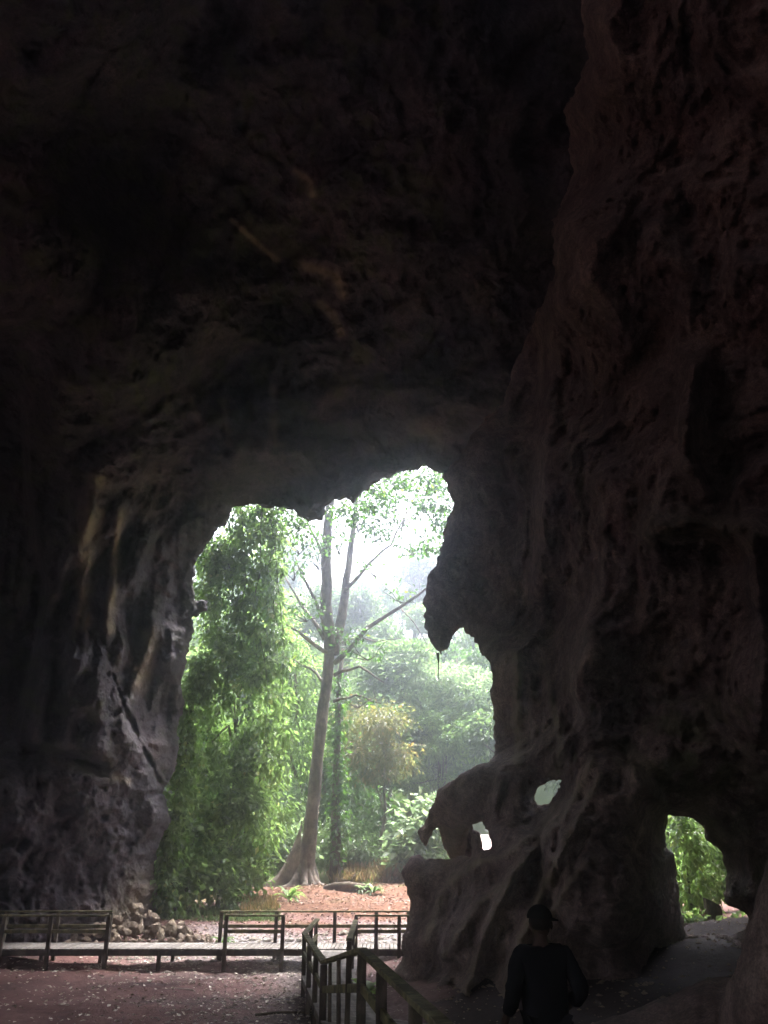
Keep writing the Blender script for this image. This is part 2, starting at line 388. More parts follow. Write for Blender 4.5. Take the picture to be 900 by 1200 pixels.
MOUTH = [(150, 1290), (168, 1110), (180, 1080), (186, 1040), (178, 1012), (186, 985), (199, 965), (197, 948), (190, 930), (204, 905), (210, 870), (215, 830), (213, 800), (220, 770),
         (226, 740), (225, 722), (243, 715), (242, 707), (226, 702), (228, 660), (240, 640), (258, 618), (275, 598), (292, 588), (318, 594), (345, 600), (362, 612), (376, 610), (392, 588),
         (414, 590), (428, 578), (444, 562), (470, 552), (500, 550), (528, 556), (556, 640), (552, 700), (600, 760), (640, 700), (690, 580), (1400, 560), (1400, 1290)]
RECESS = [(-400, 200), (20, 200), (36, 570), (58, 690), (46, 760), (22, 870), (-6, 888), (-400, 900)]
FISSURE = [(92, 715), (112, 755), (132, 790), (150, 838), (172, 884), (190, 922)]
def a_depth(px, py):
    c = [(-60, 1100, 26.5), (0, 1100, 27.4), (100, 1100, 30), (190, 1060, 34), (0, 950, 28), (100, 950, 30.5), (190, 950, 34), (0, 700, 30), (100, 780, 31.5), (100, 600, 32), (200, 800, 35.5), (200, 700, 36), (230, 620, 36.5), (330, 580, 35.5), (440, 550, 35), (540, 560, 34),
         (300, 480, 33.5), (450, 450, 33), (100, 430, 29), (450, 300, 31), (200, 300, 29.5), (0, 300, 26), (450, 100, 28.5), (450, 0, 27), (0, 0, 23), (900, 0, 23), (700, 300, 29), (700, 600, 32), (900, 600, 32), (450, -250, 24), (0, -250, 22), (-200, 600, 28), (1000, 800, 32), (900, 1000, 32), (640, 850, 31)]
    T = idw(px, py, c, 3.2, 60)
    o = np.maximum(np.maximum(-30 - px, px - 1000), -30 - py)
    return T + sstep(0, 190, o) * 17
def a_disp(px, py, p):
    low = sstep(880, 905, py - (px * .12)) * (px < 260)
    zone = sstep(560, 500, -py + 1100) * sstep(265, 235, px)
    top = sstep(600, 480, py)
    h = fbm(p * .13, 3, 1) * (2.0 + .8 * top) + ridged(p * .33, 4, 2, .5) * (.8 - .5 * zone - .25 * top) + fbm(p * 1.1, 4, 3) * (.42 - .18 * zone - .22 * top) + ridged(p * 1.9, 4, 4, .6) * (.15 - .05 * zone - .08 * top) - .65 + zone * .3
    h = h + top * (.5 * np.clip(ridged(p * .16 + 5, 3, 17) - .6, 0, 2))
    fl = fbm(p * np.array([1.3, 1.3, .16]), 3, 6) * .75 * sstep(540, 620, py) * (1 - sstep(820, 890, py)) * (px < 240)
    h = h + fl
    h = h * (1 - .65 * low)
    w1 = worley(p * np.array([1.15, 1.15, 1.45]) + fbm(p * .9, 2, 8)[:, None] * .5, 7); w2 = worley(p * 2.6 + 3.3, 8)
    h = h + low * (-2.0 * np.clip(.44 - w1, 0, 1) * sstep(-.1, .25, fbm(p * .5, 2, 12)) - .8 * np.clip(.36 - w2, 0, 1) + ridged(p * .9, 4, 9, .55) * .14 + fbm(p * 4, 3, 14) * .07)
    h = h + low * .9 - stroke(px, py, [(30, 882), (80, 885), (115, 898)], 9) * 1.0 + blob(px, py, 190, 948, 16, 16) * .7
    h = h - 4.0 * sstep(-2, 9, sdpoly(px, py, RECESS)) * sstep(400, 640, py)
    w = (1.3 + 3.2 * sstep(770, 900, py)) * (1 + .7 * noise3(p * .8, 15))
    h = h - 1.2 * np.exp(-((segdist(px, py, FISSURE) + 4.0 * np.abs(noise3(p * 1.1, 16)) + 1.5 * noise3(p * 3, 19)) / w) ** 4) * (1 - sstep(915, 935, py))
    h = h - 1.0 * sstep(0, 8, sdpoly(px, py, [(110, 745), (190, 925), (250, 925), (260, 700), (180, 640)])) * .5
    for pts, ww, a in (([(112, 560), (100, 620), (92, 690)], 11, .7), ([(140, 590), (133, 650), (127, 740)], 7, .6), ([(58, 760), (38, 865)], 10, 1.0), ([(88, 775), (76, 872)], 13, .9), ([(112, 790), (120, 880)], 12, .7), ([(140, 850), (165, 905)], 12, .5), ([(176, 740), (160, 800)], 9, .5)):
        h = h + a * stroke(px, py, pts, ww)
    return h
def a_attr(px, py, p):
    nz = fbm(p * 1.3, 4, 40) * .5 + .5
    tan = 0
    for pts, ww, a in (([(116, 560), (106, 600), (100, 660), (98, 730)], 9, .8), ([(142, 600), (136, 640), (128, 740)], 5, .8), ([(176, 745), (160, 800)], 10, .6), ([(272, 258), (298, 282), (325, 306)], 3, 1.3), ([(358, 312), (392, 322), (402, 345)], 6, 1.2),
                       ([(376, 356), (392, 372), (400, 390)], 4.5, 1.5), ([(346, 200), (364, 212), (366, 228)], 4, .9), ([(105, 905), (60, 893), (150, 915)], 5, .3), ([(175, 1050), (150, 1075)], 30, .5),
                       ([(225, 470), (235, 500)], 4, .35), ([(320, 455), (322, 520)], 5, .3), ([(262, 470), (268, 520)], 4, .3), ([(420, 530), (500, 500)], 12, .2)):
        tan = tan + a * stroke(px, py, pts, ww)
    tan = np.clip(tan * (.35 + 1.2 * nz), 0, .95)
    moss = .55 * sstep(.5, .8, nz + .2 * noise3(p * .4, 44)) * sstep(1000, 800, py) * (.3 + .7 * sstep(560, 450, py) * (px < 520) + .5 * (py > 540) * (px < 130))
    return {'tan': tan, 'moss': moss}
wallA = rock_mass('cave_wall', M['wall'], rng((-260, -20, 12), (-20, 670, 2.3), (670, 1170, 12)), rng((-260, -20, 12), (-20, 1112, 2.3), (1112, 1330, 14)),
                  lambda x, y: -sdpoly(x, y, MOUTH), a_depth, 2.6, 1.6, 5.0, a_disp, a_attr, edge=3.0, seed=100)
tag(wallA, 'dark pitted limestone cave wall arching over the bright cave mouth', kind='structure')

BOUT = [(730, -300), (700, -60), (676, 10), (690, 70), (664, 130), (672, 200), (646, 262), (652, 320), (622, 385), (606, 420), (588, 472), (548, 520), (522, 556), (531, 590), (522, 625), (514, 650), (504, 676), (497, 702), (500, 732), (507, 756), (515, 769), (524, 760), (530, 743), (540, 738),
        (555, 752), (570, 775), (579, 792), (575, 812), (580, 850), (582, 880), (576, 893), (556, 897), (536, 905), (516, 924), (505, 945), (498, 962), (488, 973), (490, 985), (500, 993), (506, 984), (511, 974), (517, 969),
        (528, 968), (545, 966), (553, 968), (553, 1003), (520, 1006), (500, 1009), (491, 1000), (482, 1003), (474, 1022), (476, 1045), (481, 1062), (478, 1090), (470, 1120), (462, 1140), (458, 1290), (1500, 1290), (1500, -300)]
H_WIN = [(627, 932), (634, 918), (645, 912), (656, 914), (653, 930), (641, 942), (629, 943)]
H_HUT = [(552, 966), (563, 963), (571, 974), (573, 992), (564, 993), (562, 984), (553, 976)]
H_RIGHT = [(783, 955), (811, 957), (824, 966), (827, 982), (838, 992), (848, 1006), (853, 1019), (850, 1058), (864, 1065), (879, 1074), (871, 1092), (850, 1098), (806, 1094), (799, 1072), (795, 1037), (788, 1001), (779, 994), (780, 974)]
def b_dist(px, py):
    d = sdpoly(px, py, BOUT)
    for h in (H_WIN, H_HUT, H_RIGHT): d = np.minimum(d, -sdpoly(px, py, h))
    return d
BSTEP = [(660, -300), (660, 100), (652, 250), (636, 400), (630, 560), (622, 700), (650, 790), (668, 860), (1500, 860), (1500, -300)]
def b_depth(px, py):
    c = [(540, 600, 28), (510, 720, 27.5), (560, 700, 26.5), (600, 600, 26.5), (600, 450, 28), (640, 200, 27), (590, 850, 23.5), (620, 800, 23), (560, 930, 22), (500, 970, 22.5), (610, 950, 20.5), (490, 1050, 21.5), (480, 1130, 20.5), (520, 1195, 16.2), (560, 1100, 18.5), (600, 1000, 19), (640, 1180, 15),
         (650, 600, 23), (720, 600, 20.5), (800, 600, 18.5), (900, 600, 16.5), (700, 300, 23), (800, 300, 21.5), (900, 300, 19), (700, 0, 23), (900, 0, 19), (700, 800, 19), (800, 800, 17.5), (900, 800, 15), (700, 900, 17.5), (700, 1000, 16.6), (780, 1000, 18.2), (720, 1110, 15.8), (820, 1130, 18.5), (820, 900, 18), (870, 1000, 17.5), (900, 1100, 16), (700, 1250, 14), (850, 1250, 14)]
    T = idw(px, py, c, 3.4, 28)
    o = np.maximum(px - 960, -40 - py)
    return T + sstep(0, 170, o) * 24
B_RIDGE = [([(694, 892), (668, 945), (636, 982), (604, 1020), (570, 1090), (548, 1160)], 7, .75), ([(704, 905), (676, 962), (655, 1005), (628, 1062), (596, 1135)], 6, .55), ([(655, 940), (628, 978), (592, 1002), (556, 1012)], 6, .35),
           ([(600, 1030), (560, 1060), (520, 1120)], 8, .45), ([(560, 1010), (520, 1040), (500, 1100)], 8, .4), ([(640, 1030), (610, 1100), (590, 1170)], 5, .4), ([(685, 1010), (640, 1080), (640, 1180)], 6, .35),
           ([(604, 770), (608, 830), (604, 890)], 9, .45), ([(640, 790), (652, 850), (664, 890)], 6, .4), ([(620, 790), (626, 860)], 5, .3), ([(585, 905), (575, 990)], 6, .4), ([(505, 945), (540, 908), (580, 898)], 10, .4),
           ([(700, 690), (690, 780), (700, 870)], 22, .9), ([(815, 430), (802, 490), (806, 545), (828, 575)], 12, 1.2), ([(655, 260), (645, 380), (638, 520)], 16, .8), ([(720, 260), (690, 330), (735, 400)], 18, .8),
           ([(762, 622), (820, 612), (895, 628)], 15, 1.3), ([(880, 640), (895, 760), (890, 860)], 10, .8), ([(742, 905), (775, 940), (800, 950)], 10, .9), ([(830, 985), (845, 1010), (856, 1050)], 9, .8), ([(858, 960), (880, 1020), (880, 1060)], 10, .8)]
def b_disp(px, py, p):
    up = sstep(860, 700, py)
    h = fbm(p * .2, 3, 21) * 1.2 + ridged(p * .5, 4, 22) * (.40 + .1 * up) + fbm(p * 1.5, 4, 23) * (.24 - .06 * up) + ridged(p * 2.4, 4, 24, .6) * (.12 - .05 * up) - .35
    h = h + fbm(p * np.array([1.6, 1.6, .3]), 3, 25) * .16
    wp = worley(p * 1.5 + fbm(p * 1.2, 2, 28)[:, None] * .4, 26); wq = worley(p * 3.6, 27)
    h = h - .9 * np.clip(.40 - wp, 0, 1) - .35 * np.clip(.42 - wq, 0, 1) + ridged(p * 5.2, 3, 29) * .035
    small = sstep(1, 0, np.clip((px - 560) / 60, 0, 1)) * (py > 690)
    h = h * (1 - .35 * small)
    for pts, w, a in B_RIDGE: h = h + a * stroke(px, py, pts, w)
    h = h + 2.2 * (sstep(-8, 12, sdpoly(px, py, BSTEP)) - .5) * sstep(800, 620, py)
    h = h + 2.3 * np.sqrt(np.clip(1 - ((px - 714) / 80) ** 2 - ((py - 1000) / 112) ** 2, 0, 1)) - 1.2 * blob(px, py, 722, 985, 34, 20) - .8 * blob(px, py, 712, 876, 40, 9)
    h = h + 1.3 * np.sqrt(np.clip(1 - ((px - 840) / 105) ** 2 - ((py - 885) / 75) ** 2, 0, 1))
    h = h - 1.6 * blob(px, py, 835, 655, 45, 22) - 1.4 * blob(px, py, 650, 740, 20, 60) - 1.2 * blob(px, py, 840, 480, 25, 90) + .8 * blob(px, py, 770, 900, 50, 40)
    h = h - 1.0 * blob(px, py, 800, 1120, 50, 25)
    return h
def b_attr(px, py, p):
    nz = fbm(p * 1.6, 4, 47) * .5 + .5
    tan = .5 * stroke(px, py, [(604, 770), (610, 890)], 7) + .4 * stroke(px, py, [(640, 790), (660, 880)], 5) + .5 * stroke(px, py, [(660, 890), (648, 905)], 10) + .35 * blob(px, py, 835, 1000, 20, 60) + .3 * stroke(px, py, [(820, 850), (880, 900)], 14)
    tan = tan + .45 * blob(px, py, 540, 985, 16, 24)
    for pts, w, a in B_RIDGE[:8]: tan = tan + .4 * stroke(px, py, pts, 4)  # paler stripes along the ridge crests, their highlights put into the colour
    moss = .65 * blob(px, py, 810, 880, 90, 80) * sstep(.35, .65, nz) + .4 * blob(px, py, 820, 620, 60, 20) + .35 * blob(px, py, 560, 1190, 60, 40)
    return {'tan': np.clip(tan * (.4 + nz), 0, .9), 'moss': moss}
def b_R(px, py): return .55 + .9 * sstep(540, 700, px) + .5 * sstep(760, 600, py)
def b_half(px, py): return .6 + .7 * sstep(520, 680, px) + .5 * sstep(760, 600, py)
pillar = rock_mass('rock_pillar', M['pillar'], rng((440, 920, 2.3), (920, 1180, 12)), rng((-260, -20, 12), (-20, 480, 3.2), (480, 1210, 2.3), (1210, 1320, 14)),
                   b_dist, b_depth, b_R, b_half, 2.0, b_disp, b_attr, edge=2.6, seed=200, jitter=.04)
tag(pillar, 'massive brown limestone pillar with hooked overhang and small eroded windows', 'rock pillar')

def small_rock(name, label, poly, T, R, half, seed, step=2.5, mat='pillar', dispf=None, edge=2.0, extra=1.0, tilt=(0, 0), attrs=None, cat='rock'):
    xs = [p[0] for p in poly]; ys = [p[1] for p in poly]; cx, cy_ = np.mean(xs), np.mean(ys)
    o = rock_mass(name, M[mat], np.arange(min(xs) - 12, max(xs) + 14, step), np.arange(min(ys) - 12, max(ys) + 14, step), lambda x, y: sdpoly(x, y, poly),
                  lambda x, y: np.full(x.shape, float(T)) + (x - cx) * tilt[0] + (y - cy_) * tilt[1], R, half, extra,
                  lambda x, y, p: fbm(p * .9, 3, seed) * .3 * half + ridged(p * 2.4, 4, seed + 1) * .14 * min(half, 1) + fbm(p * 5, 2, seed + 3) * .03, attrs, edge=edge, seed=seed, jitter=.02)
    return tag(o, label, cat)
small_rock('stalactite', 'knobbly pale limestone stub hanging inside the low rock arch', [(513, 962), (548, 958), (552, 968), (549, 985), (545, 1004), (537, 1009), (528, 1006), (520, 995), (516, 978)], 22.6, .35, .4, 301, 1.6, attrs=lambda x, y, p: {'tan': np.full(len(x), .35)}, edge=1.2, cat='stalactite')
small_rock('boulder', 'small rounded boulder sitting in the low gap of the rock arch', [(543, 982), (549, 975), (556, 971), (563, 976), (566, 990), (563, 1004), (543, 1006)], 22.9, .25, .25, 305, 1.6, edge=1.0, cat='boulder')
small_rock('foreground_rock', 'dark steep rock rising beside the sloping floor boulder', [(838, 1290), (843, 1190), (850, 1160), (862, 1125), (873, 1085), (887, 1045), (900, 1005), (930, 960), (1080, 900), (1180, 1290)], 9.5, .8, .7, 310, 3.2, edge=3.0, extra=2.0, tilt=(-.006, 0))
small_rock('floor_boulder', 'low brown boulder sloping across the cave floor below the right opening', [(640, 1290), (664, 1210), (700, 1196), (735, 1186), (765, 1174), (800, 1158), (828, 1149), (850, 1146), (880, 1150), (905, 1165), (920, 1290)], 11.5, 1.2, 1.1, 320, 2.6, edge=2.0, extra=2.0, tilt=(0, -.010), cat='boulder')
# thin drip root under the hook
tag(MB().tube([at(513, 765, 27), at(514, 778, 27), at(513.5, 797, 27)], [.05, .02, .01], 6).build('hanging_root', M['bark_dark'], smooth=True), 'thin dark root dangling from the tip of the rock hook', 'root')

# ------------------------------------------------------------------ the rest of the cave: vault over and behind the camera
def make_vault():
    na, ne = 260, 150
    az = np.linspace(0, 2 * math.pi, na + 1); el = np.linspace(-.35, math.pi / 2, ne)
    A, E = np.meshgrid(az, el)
    n = np.stack([np.sin(A) * np.cos(E), np.cos(A) * np.cos(E), np.sin(E)], -1).reshape(-1, 3)
    p = n * np.array([40, 42, 37]) + np.array([0, 2, 0])
    r = 1 + (fbm(n * 3.0, 4, 81) * .06)
    p = (p - [0, 2, 0]) * r[:, None] + [0, 2, 0]
    rel = p - CAM; w = rel[:, 1] * CP + rel[:, 2] * SP
    u = -rel[:, 1] * SP + rel[:, 2] * CP
    px = 450 + F_PX * rel[:, 0] / np.maximum(w, .1); py = 600 - F_PX * u / np.maximum(w, .1)
    cut = (w > 1) & (px > -40) & (px < 1000) & (py > -40)
    # unseen low entrance added in the left side, for relief light on the pillar
    ex = (p[:, 1] - SIDE_FILL[0]) / SIDE_FILL[1]
    cut |= (p[:, 0] < -15) & (np.abs(ex) < 1) & (p[:, 2] < SIDE_FILL[2] * np.sqrt(np.clip(1 - ex ** 2, 0, 1)) + 1.2 * noise3(p * .4, 83))
    cut |= (p[:, 1] < -15) & (np.abs(p[:, 0]) < 25) & (p[:, 2] < 10 * np.sqrt(np.clip(1 - (p[:, 0] / 25) ** 2, 0, 1)) + 1.2 * noise3(p * .4, 86))   # and a smaller unseen one straight behind, sized for soft frontal fill
    cut |= ((p[:, 0] - ROOF_FILL[0]) ** 2 + (p[:, 1] - ROOF_FILL[1]) ** 2 < (ROOF_FILL[2] * (1 + .35 * noise3(p * .3, 84))) ** 2) & (p[:, 2] > 20)   # unseen daylight shaft added in the roof, for light from above left
    keep = (~cut).reshape(A.shape)
    I = np.arange(A.size).reshape(A.shape)
    cell = keep[:-1, :-1] & keep[:-1, 1:] & keep[1:, 1:] & keep[1:, :-1]
    Fq = np.stack([I[:-1, :-1], I[1:, :-1], I[1:, 1:], I[:-1, 1:]], -1)[cell]
    me = mesh_np('cave_roof', p, Fq, {'moss': np.zeros(len(p)), 'tan': np.zeros(len(p))})
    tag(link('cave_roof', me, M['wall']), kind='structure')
ROOF_FILL = (-6, 4, 3.0)
SIDE_FILL = (-7, 16.0, 14.0)      # centre y, half width, height
make_vault()
# ------------------------------------------------------------------ boardwalk and ramp
def ground_hit(px, py):
    dy = (600 - py) / F_PX; dir_ = np.array([(px - 450) / F_PX, CP - dy * SP, SP + dy * CP])
    t = np.linspace(8, 90, 1200); P = CAM + t[:, None] * dir_
    k = np.argmax(P[:, 2] < gz(P[:, 0], P[:, 1])); return Vector(P[k])
def gzv(x, y): return float(gzn(np.array([x]), np.array([y]))[0])
DECK = .40
def piece(name, parent, a, b, w, h, mat, bevel=.006):
    return MB().beam(a, b, w, h).build(name, M[mat], parent, bevel=bevel)
def post(parent, x, y, z0, z1, w=.11):
    mb = MB(); s = w / 2; lx_, ly_ = rr.uniform(-.03, .03), rr.uniform(-.03, .03)
    z1 += rr.uniform(-.01, .015)
    for z, k in ((z0, 1.0), (z1, .98)):
        for dx, dy in ((-1, -1), (1, -1), (1, 1), (-1, 1)): mb.v.append(Vector((x + dx * s * k + (lx_ if z == z0 else 0), y + dy * s * k + (ly_ if z == z0 else 0), z)))
    mb.f = [[3, 2, 1, 0], [4, 5, 6, 7]] + [[i, (i + 1) % 4, 4 + (i + 1) % 4, 4 + i] for i in range(4)]
    return mb.build('post', M['wood'], parent, bevel=.008)
def rail_line(parent, pts, off_mid=.42, top='wood_top', w=.12):
    for a, b in zip(pts[:-1], pts[1:]):
        a = Vector(a); b = Vector(b); e = (b - a).normalized() * .04
        piece('handrail', parent, a - e, b + e, w, .05, top)
        m = Vector((0, 0, -off_mid)); piece('mid_rail', parent, a + m, b + m, .05, .10, 'wood_top')
bw = tag(empty('boardwalk', (-5, 28.4, 0)), 'level timber boardwalk crossing the cave floor in front of the left rock wall', 'boardwalk')
bw_off = Vector((5, -28.4, 0))
YF, YB = 27.5, 29.3
def X_at(px, Y, py=1100): return at(px, py, Y).x
plank_me = None
rr = random.Random(5)
x = -17.0; k = 0
plank_meshes = []
for v in range(4):
    mb = MB().box((0, 0, 0), (.105, YB - YF + .06, .035))
    o = mb.build('plank', M['plank'], None, bevel=.005); plank_meshes.append(o.data); bpy.data.objects.remove(o)
while x < 3.6:
    if -13.2 < x < 2.2:
        o = link('plank', plank_meshes[rr.randrange(4)], None, bw)
        o.location = Vector((x, (YF + YB) / 2 + rr.uniform(-.015, .015), DECK - .018 + rr.uniform(-.003, .003))) + bw_off; o.rotation_euler = (rr.uniform(-.006, .006), rr.uniform(-.03, .03), rr.uniform(-.01, .01))
    x += .118
def bpart(o): o.location += bw_off; return o
for y in (YF + .02, YB - .02, (YF + YB) / 2):
    bpart(piece('beam', bw, (-13.3, y, DECK - .115), (2.3, y, DECK - .115), .07, .15, 'wood'))
RH = .88
def seg(pxs, Y, top, ends=True):
    xs = [X_at(p, Y) if p > -500 else -13.2 for p in pxs]
    for xx in xs: bpart(post(bw, xx, Y, gzv(xx, Y) - .2, DECK + RH - .03))
    n0 = len(bw.children)
    rail_line(bw, [(xs[0], Y - (.0), DECK + RH), (xs[-1], Y, DECK + RH)])
    for o in bw.children[n0:] if False else [c for c in bw.children if c.name.split('.')[0] in ('handrail', 'mid_rail') and c.location.length < .01]: bpart(o)
seg([-90, -35, 2, 57, 125], YF - .06, 0); seg([-90, -50, 4, 65, 127], YB + .06, 0)
seg([264, 331], YF - .06, 0); seg([258, 323, 392, 441, 479, 520], YB + .06, 0)
seg([417, 441, 468, 500], YF - .06, 0)
for p in (188,):
    xx = X_at(p, YF); bpart(post(bw, xx, YF, gzv(xx, YF) - .2, DECK - .04)); bpart(post(bw, xx, YB, gzv(xx, YB) - .2, DECK - .04))
for p in (264, 331, 57, 125, 441):
    xx = X_at(p, YB); bpart(post(bw, xx - .1, YB - .08, gzv(xx, YB) - .2, DECK - .04))

rp = tag(empty('ramp', (0, 14, 0)), 'timber walkway ramp with slatted railing running down to the boardwalk', 'walkway')
RO = Vector((0, -14, 0))
LINE = [(.70, 3.0, 1.12), (.41, 7.0, .99), (-.28, 11.9, .99), (-1.05, 16.4, .37), (-1.89, 22.0, .37), (-1.93, 27.4, .385)]
def lerp_line(y):
    for (x0, y0, z0), (x1, y1, z1) in zip(LINE[:-1], LINE[1:]):
        if y <= y1 or y1 == LINE[-1][1]:
            t = (y - y0) / (y1 - y0); return x0 + (x1 - x0) * t, z0 + (z1 - z0) * t, math.atan2(z1 - z0, y1 - y0), math.atan2(x1 - x0, y1 - y0)
W = 1.15
rpm = []
for v in range(3):
    o = MB().box((0, 0, 0), (W + .1, .125, .035)).build('plank', M['plank'], None, bevel=.005); rpm.append(o.data); bpy.data.objects.remove(o)
y = 3.1
while y < 27.35:
    lx, lz, sl, yaw = lerp_line(y)
    o = link('plank', rpm[rr.randrange(3)], None, rp); o.location = Vector((lx + W / 2 + .02, y, lz - .018 + rr.uniform(-.003, .003))) + RO
    o.rotation_euler = (sl, 0, -yaw * .8 + rr.uniform(-.01, .01)); y += .138
def rpart(o): o.location += RO; return o
for side in (0, W):
    for (x0, y0, z0), (x1, y1, z1) in zip(LINE[:-1], LINE[1:]):
        rpart(piece('beam', rp, (x0 + side + .02, y0, z0 - .125), (x1 + side + .02, y1 - .01, z1 - .125), .07, .16, 'wood'))
RHH = .87
def rpost(xx, yy, zt, w=.11, z0=None): return rpart(post(rp, xx, yy, (gzv(xx, yy) - .25) if z0 is None else z0, zt, w))
pts = [(x0, y0, z0 + RHH) for x0, y0, z0 in LINE[:-1]] + [(-1.90, 26.3, .385 + RHH)]
for a, b in zip(pts[:-1], pts[1:]):
    a = Vector(a); b = Vector(b)
    rpart(piece('handrail', rp, a, b, .13, .055, 'wood_top')); m = Vector((0, 0, -.42)); rpart(piece('mid_rail', rp, a + m, b + m, .05, .11, 'wood_top'))
def y_for(px):
    return min((abs(450 + F_PX * lerp_line(v)[0] * 1.13 / v - px), v) for v in np.arange(12, 16.4, .02))[1]
for yy, w_ in ((3.2, .12), (5.4, .12), (8.05, .12), (10.1, .12), (11.9, .12), (y_for(409), .075), (y_for(397), .065), (y_for(387), .06), (16.4, .12), (18.2, .10), (20.1, .10), (22.0, .10), (24.2, .10), (26.2, .10)):
    lx, lz, _, _ = lerp_line(yy); rpost(lx, yy, lz + RHH - .03, w_)
rx = [(-.77, 20.5), (-.80, 25.8)]
A_, B_ = Vector((rx[0][0], rx[0][1], .37 + RHH)), Vector((rx[1][0], rx[1][1], .385 + RHH))
rpart(piece('handrail', rp, A_, B_, .13, .055, 'wood_top')); rpart(piece('mid_rail', rp, A_ + Vector((0, 0, -.42)), B_ + Vector((0, 0, -.42)), .05, .11, 'wood_top'))
for xx, yy in (rx[0], (-.785, 23.2), rx[1]): rpost(xx, yy, .37 + RHH - .03, .11)

# ------------------------------------------------------------------ leaves
def unit(v): return v / (np.linalg.norm(v, axis=-1, keepdims=True) + 1e-9)
def leaves(name, mat, C, S, axis, normal, val, parent=None, width=.3):
    axis = unit(axis); side = unit(np.cross(axis, normal)); nrm = np.cross(side, axis); S = S[:, None]
    V = np.stack([C, C + axis * S * .45 + side * S * width + nrm * S * .08, C + axis * S - nrm * S * .06, C + axis * S * .45 - side * S * width + nrm * S * .08], 1).reshape(-1, 3)
    n = len(C); b = np.arange(n)[:, None] * 4
    F = np.concatenate([b + [0, 1, 2], b + [0, 2, 3]], 0)
    me = mesh_np(name, V, F, {'leaf': np.repeat(val, 4)}, smooth=False)
    return link(name, me, mat, parent)
def cloud(rng_, clusters, droop=.5, sub=14, spread=.38, out=.6):
    """clusters: (centre, (rx,ry,rz), n).  returns C, axis, normal, val"""
    Cs, As, Ns, Vs = [], [], [], []
    for c, r, n in clusters:
        c = np.array(c); r = np.array(r)
        m = max(4, int(sub)); u = unit(rng_.normal(size=(m, 3))); rad = .35 + .6 * rng_.random((m, 1)) ** .6
        sc = u * rad; k = rng_.integers(0, m, n); sv = rng_.normal(size=m) * .13
        off = rng_.normal(size=(n, 3)) * spread * np.array([1, 1, .7])
        q = sc[k] + off; Cs.append(c + q * r)
        a = unit(off) * .5 + unit(q) * out + rng_.normal(size=(n, 3)) * .5; a[:, 2] -= droop
        As.append(a); nn = rng_.normal(size=(n, 3)) * .5 + unit(q) * .5; nn[:, 2] += .9; Ns.append(nn)
        Vs.append(np.clip(.42 + sv[k] + rng_.normal(size=n) * .2, 0, 1))
    return [np.concatenate(x) for x in (Cs, As, Ns, Vs)]
def pc(px, py, rx, ry, Y, n, dep=.9):
    p = at(px, py, Y); t = Y / (CP - (600 - py) / F_PX * SP); s = t / F_PX
    return (np.array(p), (rx * s, rx * s * dep, ry * s), n)
def limb_path(a, b, n=5, wob=.06, sag=0.0, rd=rr):
    a = Vector(a); b = Vector(b); L = (b - a).length; out = []
    for i in range(n):
        t = i / (n - 1); p = a.lerp(b, t)
        if 0 < i < n - 1: p += Vector((rd.uniform(-1, 1), rd.uniform(-1, 1), rd.uniform(-.6, .6))) * L * wob
        p.z -= sag * L * 4 * t * (t - 1) * -1; out.append(p)
    return out
def plant(name, label, cat, clusters, mat, leaf, base, bark='bark_dark', trunk=None, tr=.12, seed=1, droop=.5, group=None, limbs=5, extra_limbs=(), width=.3, sub=14, spread=.38, stem='trunk', crown='crown'):
    g = np.random.default_rng(seed); rd = random.Random(seed)
    base = Vector(base); o = tag(empty(name, base), label, cat, group)
    C, A, N, Vv = cloud(g, clusters, droop, sub, spread)
    S = leaf * (.6 + .8 * g.random(len(C)))
    b0 = np.array(base)
    leaves(crown, M[mat], C - b0, S, A, N, Vv, o, width)
    mb = MB()
    tp = [Vector(p) - base for p in (trunk or [base, Vector(clusters[0][0])])]
    n = len(tp)
    if n == 2: tp = limb_path(tp[0], tp[1], 6, .03, rd=rd); n = 6
    mb.tube(tp, [tr * (1.35 if i == 0 else 1 - .65 * i / (n - 1)) for i in range(n)], 9)
    for c, r, _ in clusters[:limbs * 3]:
        s = tp[rd.randrange(max(1, n // 2), n)]; e = Vector(c) - base
        mb.tube(limb_path(s, e, 5, .06, rd=rd), [tr * .42, tr * .34, tr * .26, tr * .18, tr * .06], 6)
    for pth, r0, r1 in extra_limbs:
        pth = [Vector(p) - base for p in pth]; m = len(pth)
        mb.tube(pth, [r0 + (r1 - r0) * i / (m - 1) for i in range(m)], 7)
    mb.build(stem, M[bark], o, smooth=True)
    return o
def gp(px, py):
    return ground_hit(px, py)
def on_ground(p, dz=0): return Vector((p.x, p.y, gzv(p.x, p.y) + dz))

# creeper fringe round the lip of the mouth
fr_pts = [(236, 650), (252, 630), (270, 608), (290, 598), (318, 603), (342, 608), (358, 622), (396, 598), (412, 600), (430, 590), (446, 574), (468, 564), (490, 562), (512, 566), (520, 590), (518, 612), (508, 640)]
plant('lip_creeper', 'thin leafy creeper fringing the upper rim of the cave mouth', 'creeper', [pc(a, b_, 13, 12, 38.6, 130) for a, b_ in fr_pts], 'lf_dark', .22, at(300, 596, 38.8), 'bark_dark', [at(a, b_ - 8, 38.9) for a, b_ in fr_pts], .035, 30, .8, limbs=0, sub=9, spread=.4, stem='stem', crown='foliage')
